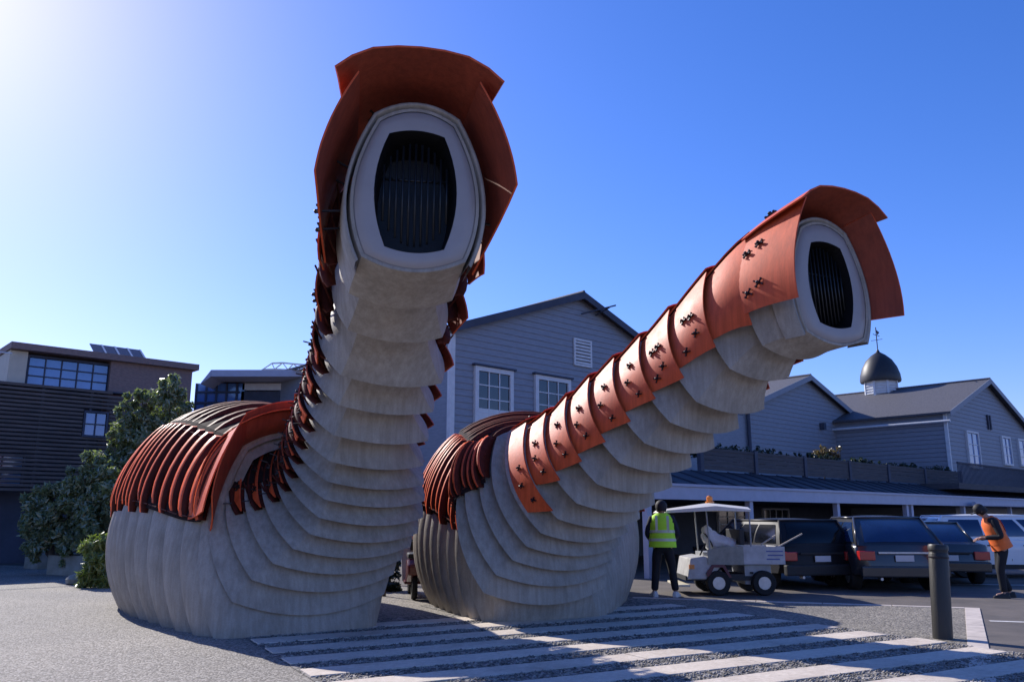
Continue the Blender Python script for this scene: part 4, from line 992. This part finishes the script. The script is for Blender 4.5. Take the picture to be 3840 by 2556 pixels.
cn.grid(rows, closed=True); cn.f += [tuple(range(7)), tuple(range(28,35))[::-1]]; cn.m += [0,0]
cn.build('canopy', mat('ivory_canopy',(0.66,0.62,0.54),0.45,0.05,4), ct, smooth='auto')
MB().lathe([(0.09,0),(0.09,0.03),(0.06,0.035),(0.065,0.12),(0.03,0.15),(0,0.15)], 14, Matrix.Translation((X(2698),w/2,za+0.175))).build('beacon', M_orange, ct, smooth='auto')
MB().bar((X(2640),w*0.35,0.72),(X(2672),w*0.35,1.02),0.018).build('steering_column', M_black2, ct)
st = MB(); 
for i in range(14):
    a, b = 2*math.pi*i/14, 2*math.pi*(i+1)/14; c_ = Vector((X(2675),w*0.35,1.04)); u_ = Vector((0,1,0)); v_ = Vector((-0.5,0,0.86))
    st.bar(c_+(u_*math.cos(a)+v_*math.sin(a))*0.17, c_+(u_*math.cos(b)+v_*math.sin(b))*0.17, 0.013, 5)
st.build('steering_wheel', M_black2, ct)
def blob(name, label, cat, parts, m, seed=3, origin=None, group=None):
    """a soft crumpled sack: merged spheres, roughened"""
    rr = np.random.RandomState(seed); bm = bmesh.new(); o0 = Vector(origin)
    mbm = bpy.data.metaballs.new(name); 
    ob_ = bpy.data.objects.new('tmp_'+name, mbm); C.objects.link(ob_); mbm.resolution = 0.05; mbm.threshold = 0.3
    for (x, y, z, r) in parts:
        e = mbm.elements.new(); e.co = (x-o0.x, y-o0.y, z-o0.z); e.radius = r*1.5
    dg = bpy.context.evaluated_depsgraph_get(); me = bpy.data.meshes.new_from_object(ob_.evaluated_get(dg)); bpy.data.objects.remove(ob_)
    for v in me.vertices:
        n_ = v.normal; k = 0.012*math.sin(v.co.x*60+v.co.z*35)+0.012*math.sin(v.co.y*70-v.co.z*50+1)
        v.co += n_*k
    me.materials.clear(); me.materials.append(m); me.polygons.foreach_set('use_smooth', [True]*len(me.polygons))
    o = bpy.data.objects.new(name, me); C.objects.link(o); o.location = o0; return tag(o, label, cat, group)
M_sack = mat('white_plastic_sack', (0.62,0.62,0.62), 0.35, 0.06, 12, bump=0.6, bscale=25)
cx = ct0.x
blob('white_sack', 'crumpled white plastic sacks slumped over the seat of the utility cart', 'sack', [(cx+X(2672),ct0.y+0.4,1.22,0.10),(cx+X(2680),ct0.y+0.4,1.10,0.14),(cx+X(2705),ct0.y+0.4,1.02,0.15),(cx+X(2735),ct0.y+0.35,0.98,0.13),(cx+X(2760),ct0.y+0.3,0.97,0.11),(cx+X(2700),ct0.y+0.5,0.93,0.14)], M_sack, origin=(cx+X(2715), ct0.y+0.4, 0.86))
for nm, lb, a, b in (('broom_handle','short pale wooden handle sticking up from the cart tray, nearer the cab',(2885,2045),(2945,2008)),('rake_handle','long pale wooden handle leaning out over the back of the cart tray',(2890,2085),(3048,2003))):
    p0 = Vector((cx+X(a[0]),ct0.y+0.5,zz(a[1]))); p1 = Vector((cx+X(b[0]),ct0.y+0.5,zz(b[1])))
    tag(MB().bar(p0,p1,0.016,8).build(nm, mat('pale_wood',(0.5,0.42,0.32),0.7), None), lb, 'tool handle')
# scooter and orange mesh between the pavilions
sc0 = gxy(1545, 2236)
sc = thing('motor_scooter', 'red and white motor scooter parked in the gap between the two pavilions', 'scooter', sc0, R(100))
M_scr = mat('red_scooter_paint',(0.12,0.012,0.01),0.3,0.1,4,coat=0.5)
for x in (-0.62, 0.62):
    M = Matrix.Translation((x,0,0.24)); wh = MB().lathe([(0.14,-0.05),(0.22,-0.05),(0.24,0),(0.22,0.05),(0.14,0.05),(0.14,-0.05)],20,M,ax='y',cap=False).build('wheel',M_tyre,sc,smooth='auto')
    MB().lathe([(0,-0.03),(0.13,-0.02),(0.13,0.02),(0,0.03)],14,M,ax='y').build('rim',M_rim,wh)
MB().prism([(-0.85,-0.14,0.45),(-0.3,-0.14,0.30),(-0.1,-0.14,0.34),(-0.15,-0.14,0.70),(-0.75,-0.14,0.74),(-0.9,-0.14,0.62)],(0,0.28,0)).build('rear_body',M_scr,sc,bevel=0.04)
MB().box((-0.15,-0.16,0.24),(0.38,0.16,0.30)).build('footboard',M_scr,sc,bevel=0.02)
MB().prism([(0.36,-0.2,0.26),(0.42,-0.2,0.26),(0.62,-0.17,0.85),(0.52,-0.17,0.9)],(0,0.38,0)).build('leg_shield',M_cartw,sc,bevel=0.02)
MB().box((-0.75,-0.13,0.74),(-0.12,0.13,0.83)).build('seat',M_black2,sc,bevel=0.03)
MB().bar((0.5,0,0.85),(0.45,0,1.02),0.03).bar((0.45,-0.32,1.04),(0.45,0.32,1.04),0.016).build('handlebar',M_black2,sc)
MB().lathe([(0.0,0.66),(0.07,0.63),(0.07,0.56)],12,Matrix.Translation((0,0,0.9)),ax='x').build('headlamp',M_rim,sc)
for s_y in (-0.25,0.25): MB().bar((0.45,s_y,1.04),(0.42,s_y*1.2,1.2),0.006).lathe([(0.05,0),(0.05,0.015)],10,Matrix.Translation((0.42,s_y*1.2,1.2))).build('mirror',M_black2,sc)
MB().bar((0.6,0,0.24),(0.5,0,0.8),0.025).build('fork',M_rim,sc)
mp_ = at(1503, 2020, 19.5); ms = thing('mesh_barrier', 'orange plastic mesh barrier glimpsed between the two pavilions', 'barrier', (mp_.x, mp_.y, 0))
M_om = mat('orange_mesh',(0.75,0.26,0.03),0.6,0.1,5)
for i in range(16): MB().bar((-0.5+i*0.07,0,0.55),(-0.5+i*0.07+0.25,0,1.35),0.010,4).build('mesh_strand',M_om,ms)
for i in range(12): MB().bar((-0.5,0.012,0.55+i*0.07),(0.8,0.012,0.55+i*0.07),0.008,4).build('mesh_strand',M_om,ms)
for x in (-0.5,0.8): MB().bar((x,0.04,0),(x,0.04,1.4),0.025).build('post',M_black2,ms)

# ------------------------------------------------------------------ people
def skin(name, V, E, Rd, m, parent, root=0, sub=2, post=None):
    me = bpy.data.meshes.new('tmp'); me.from_pydata([tuple(v) for v in V], E, [])
    o = bpy.data.objects.new('tmp', me); C.objects.link(o)
    md = o.modifiers.new('s', 'SKIN'); md.use_smooth_shade = True
    for i, sv in enumerate(me.skin_vertices[0].data):
        r = Rd[i]; sv.radius = r if isinstance(r, tuple) else (r, r); sv.use_root = (i == root)
    sm = o.modifiers.new('d', 'SUBSURF'); sm.levels = sub; sm.render_levels = sub
    dg = bpy.context.evaluated_depsgraph_get(); me2 = bpy.data.meshes.new_from_object(o.evaluated_get(dg))
    bpy.data.objects.remove(o); me2.materials.clear(); me2.materials.append(m); me2.name = name
    if post: post(me2)
    me2.polygons.foreach_set('use_smooth', [True]*len(me2.polygons))
    ob_ = bpy.data.objects.new(name, me2); C.objects.link(ob_); ob_.parent = parent; return ob_
M_skin = mat('skin', (0.42,0.24,0.17), 0.55, 0.08, 8)
def person(label, loc, rz, J, cols, hat=None, group=None):
    """J: joints in local metres, +y is where the person faces. cols: vest, sleeve, trousers, shoe, hair"""
    t = thing('person', label, 'person', loc, rz, group); j = {k: Vector(v) for k, v in J.items()}
    V, E, Rd, idx = [], [], [], {}
    def add(k, p, r, par=None):
        idx[k] = len(V); V.append(Vector(p)); Rd.append(r)
        if par is not None: E.append((idx[par], idx[k]))
    add('pelvis', j['pelvis'], (0.15,0.11)); add('waist', j['pelvis'].lerp(j['chest'], 0.45), (0.135,0.10), 'pelvis'); add('chest', j['chest'], (0.165,0.115), 'waist')
    add('neckb', j['neck'], 0.065, 'chest'); add('neckt', j['neck'].lerp(j['head'], 0.4), 0.055, 'neckb')
    add('headc', j['head'], (0.078,0.092), 'neckt'); add('headt', j['head']+(j['head']-j['neck']).normalized()*0.09, (0.06,0.07), 'headc')
    add('nose', j['head']+j['face']*0.085-Vector((0,0,0.02)), 0.018, 'headc')
    for s in ('l', 'r'):
        add('sh'+s, j['sh'+s], 0.062, 'chest'); add('el'+s, j['el'+s], 0.042, 'sh'+s); add('wr'+s, j['wr'+s], 0.029, 'el'+s)
        d = (j['wr'+s]-j['el'+s]).normalized(); sd_ = d.cross(Vector((0,0,1))); sd_ = (sd_ if sd_.length > 0.1 else Vector((1,0,0))).normalized(); up = sd_.cross(d).normalized()
        palm = j['wr'+s]+d*0.06; add('pa'+s, palm, (0.036,0.018), 'wr'+s)
        for f in range(4):
            o_f = sd_*(-0.027+0.018*f); L0 = (0.036,0.042,0.040,0.032)[f]
            add(f'f{f}a'+s, palm+o_f+d*0.035, 0.009, 'pa'+s); add(f'f{f}b'+s, palm+o_f+d*(0.035+L0*0.8)-up*0.018, 0.0085, f'f{f}a'+s); add(f'f{f}c'+s, palm+o_f+d*(0.035+L0*1.1)-up*0.045, 0.0075, f'f{f}b'+s)
        add('tha'+s, palm-sd_*0.035-d*0.01, 0.011, 'pa'+s); add('thb'+s, palm-sd_*0.05+d*0.03-up*0.02, 0.009, 'tha'+s)
        add('hp'+s, j['hp'+s], 0.09, 'pelvis'); add('kn'+s, j['kn'+s], 0.058, 'hp'+s); add('an'+s, j['an'+s], 0.04, 'kn'+s); add('toe'+s, j['an'+s]+j['tdir'+s]*0.15-Vector((0,0,0.04)), (0.04,0.025), 'an'+s)
    skin('body', V, E, Rd, M_skin, t)
    # eyes and ears
    H_ = j['head']; f = j['face'].normalized(); r_ = f.cross(Vector((0,0,1))).normalized()
    for s in (-1, 1):
        MB().lathe([(0,0),(0.010,0.004),(0.012,0.012),(0,0.02)], 8, frame(r_, Vector((0,0,1)).cross(f)*-1 if False else Vector((0,0,1)), f, H_+f*0.078+r_*0.03*s+Vector((0,0,0.012)))).build('eye', M_black2, t)
        MB().lathe([(0.0,-0.03),(0.014,-0.015),(0.018,0.005),(0.01,0.028),(0,0.032)], 8, Matrix.Translation(H_+r_*0.085*s)).build('ear', M_skin, t)
    # trousers
    Vt = [j['pelvis']+Vector((0,0,0.06)), j['pelvis']-Vector((0,0,0.03))]; Rt = [(0.165,0.125),(0.17,0.13)]; Et = [(0,1)]
    for s in ('l','r'):
        i0 = len(Vt); mid = j['hp'+s].lerp(j['kn'+s], 0.5)
        Vt += [j['hp'+s]-Vector((0,0,0.03)), mid, j['kn'+s], j['kn'+s].lerp(j['an'+s],0.55), j['an'+s]+Vector((0,0,0.02))]; Rt += [0.112,0.095,0.078,0.072,0.068]; Et += [(1,i0),(i0,i0+1),(i0+1,i0+2),(i0+2,i0+3),(i0+3,i0+4)]
    skin('trousers', Vt, Et, Rt, cols['trousers'], t)
    # shirt with sleeves
    Vs = [j['pelvis']+Vector((0,0,0.05)), j['pelvis'].lerp(j['chest'],0.5), j['chest'], j['neck']+Vector((0,0,-0.02))]; Rs = [(0.17,0.13),(0.155,0.12),(0.185,0.135),0.085]; Es = [(0,1),(1,2),(2,3)]
    for s in ('l','r'):
        i0 = len(Vs); Vs += [j['sh'+s], j['sh'+s].lerp(j['el'+s],0.5), j['el'+s], j['el'+s].lerp(j['wr'+s],0.55), j['wr'+s]-(j['wr'+s]-j['el'+s]).normalized()*0.015]; Rs += [0.082,0.068,0.060,0.052,0.045]; Es += [(2,i0),(i0,i0+1),(i0+1,i0+2),(i0+2,i0+3),(i0+3,i0+4)]
    skin('jacket', Vs, Es, Rs, cols['sleeve'], t)
    # vest: a lofted shell round the torso, open arm holes, two reflective bands
    up_ = (j['chest']-j['pelvis']).normalized(); side = (j['shr']-j['shl']).normalized(); fr_ = up_.cross(side).normalized()
    if fr_.y < 0: fr_ = -fr_
    lv = [(-0.06,0.25,0.18),(0.08,0.232,0.17),(0.22,0.222,0.165),(0.34,0.228,0.168),(0.44,0.225,0.16),(0.51,0.18,0.125),(0.56,0.10,0.09)]
    Lt = (j['chest']-j['pelvis']).length; 
    def vring(h, a, b, g=0.0):
        c = j['pelvis']+up_*h; n = 28
        return [c+side*(a+g)*math.cos(2*math.pi*i/n)*(1+0.02*math.sin(9*i+h*20))+fr_*(b+g)*math.sin(2*math.pi*i/n) for i in range(n)]
    mb = MB(); mb.grid([vring(*l) for l in lv], closed=True); mb.grid([vring(*lv[0]), vring(-0.06,0.235,0.165)], closed=True)
    vest = mb.build('safety_vest', cols['vest'], t, smooth='auto')
    for h in (0.05, 0.20): MB().grid([vring(h,0.236 if h < 0.1 else 0.225,0.172 if h < 0.1 else 0.167,0.005), vring(h+0.05,0.232 if h < 0.1 else 0.223,0.17 if h < 0.1 else 0.166,0.005)], closed=True).build('reflective_band', cols['band'], vest, smooth='auto')
    for sx in (-0.1, 0.1):
        rows = []
        for h, a, b in lv[2:6]:
            c = j['pelvis']+up_*h; y_ = math.sqrt(max(0.05, 1-(sx/a)**2))*b+0.008
            rows.append([c+side*(sx-0.022)-fr_*y_, c+side*(sx+0.022)-fr_*y_])
        MB().grid(rows).build('reflective_band', cols['band'], vest)
    # shoes
    for s in ('l','r'):
        a = j['an'+s]; td = j['tdir'+s].normalized(); sdv = td.cross(Vector((0,0,1))); M = frame(td, -sdv, Vector((0,0,1)), Vector((a.x, a.y, 0)))
        sh = MB(); sh.grid([[(x, y*wd, z) for y, z in ((-1,0.0),(-1,hh*0.5),(-0.6,hh),(0.6,hh),(1,hh*0.5),(1,0.0))] for x, wd, hh in ((-0.09,0.03,0.05),(-0.07,0.045,0.10),(0.03,0.048,0.10),(0.10,0.052,0.065),(0.17,0.046,0.05),(0.20,0.025,0.03))])
        sh.v = [tuple(M @ Vector(v)) for v in sh.v]; sh.f += [(0,1,2,3,4,5),(35,34,33,32,31,30)]; sh.m += [0,0]
        sh.build('shoe', cols['shoe'], t, smooth='auto')
    # hair or cap
    ax_ = (j['head']-j['neck']).normalized(); b_ = j['head']+ax_*0.02-f*0.01
    M = frame(r_, ax_.cross(r_).normalized(), ax_, b_)
    MB().lathe([(0.102,-0.03),(0.106,0.02),(0.098,0.06),(0.07,0.10),(0.03,0.122),(0,0.126)], 18, M).build('hair' if not hat else 'cap', cols['hair'], t, smooth='auto')
    MB().lathe([(0.085,-0.09),(0.096,-0.05),(0.100,-0.028)], 18, frame(r_, ax_.cross(r_).normalized(), ax_, b_-f*0.022)).build('hair', cols['hair'], t, smooth='auto')
    if hat: MB().prism([b_+ax_*0.0+f*0.08+r_*0.075, b_+f*0.175+r_*0.045+ax_*0.0, b_+f*0.175-r_*0.045, b_+f*0.08-r_*0.075], ax_*0.012).build('cap_peak', cols['hair'], t)
    return t
M_green = mat('lime_safety_fabric', (0.50,0.92,0.04), 0.7, 0.08, 6); M_or = mat('orange_safety_fabric', (0.85,0.17,0.03), 0.7, 0.08, 6)
b_ = M_green.node_tree.nodes['Principled BSDF']
M_band = mat('reflective_tape', (0.55,0.60,0.45), 0.4, 0.05, 10); M_navy = mat('navy_cloth', (0.012,0.015,0.03), 0.85, 0.2, 8); M_blk = mat('black_cloth', (0.010,0.010,0.013), 0.85, 0.2, 8)
M_wshoe = mat('white_trainer', (0.6,0.6,0.58), 0.6, 0.1, 10); M_bshoe = mat('black_boot', (0.015,0.014,0.013), 0.6, 0.1, 10); M_hair = mat('dark_hair', (0.012,0.010,0.010), 0.7, 0.2, 40)
stand = dict(pelvis=(0,0,0.94), chest=(0,0.01,1.30), neck=(0,0.02,1.46), head=(0,0.05,1.60), face=(0,1,-0.1), shl=(-0.19,0,1.39), shr=(0.19,0,1.39),
    ell=(-0.26,0.02,1.12), elr=(0.27,0.03,1.12), wrl=(-0.18,0.22,0.98), wrr=(0.20,0.22,1.0), hpl=(-0.09,0,0.90), hpr=(0.09,0,0.90), knl=(-0.13,0.02,0.50), knr=(0.15,0.03,0.50),
    anl=(-0.17,-0.02,0.08), anr=(0.20,-0.02,0.08), tdirl=(-0.25,0.97,0), tdirr=(0.3,0.95,0))
p1_ = gxy(2492, 2236)
P1 = person('worker seen from behind in lime green vest and white shoes beside the cart', p1_, R(-8), stand, dict(vest=M_green, sleeve=M_navy, trousers=M_blk, shoe=M_wshoe, hair=M_hair, band=M_band))
lean = dict(pelvis=(0,-0.06,0.96), chest=(0,0.06,1.31), neck=(0,0.14,1.48), head=(0,0.24,1.60), face=(0,0.85,-0.5), shl=(-0.19,0.08,1.40), shr=(0.19,0.08,1.40),
    ell=(-0.27,0.00,1.12), elr=(0.27,0.0,1.12), wrl=(-0.12,0.26,1.10), wrr=(0.12,0.27,1.08), hpl=(-0.09,-0.06,0.92), hpr=(0.09,-0.06,0.92), knl=(-0.10,0.04,0.50), knr=(0.12,-0.02,0.50),
    anl=(-0.11,0.02,0.08), anr=(0.13,-0.16,0.08), tdirl=(-0.1,1,0), tdirr=(0.15,0.95,0))
p2_ = gxy(3765, 2240)
P1.scale = (1.08, 1.08, 1.04)
person('worker in orange vest and dark cap looking down in front of the white car', p2_, R(78), lean, dict(vest=M_or, sleeve=M_blk, trousers=M_blk, shoe=M_bshoe, hair=M_hair, band=M_or), hat=True)
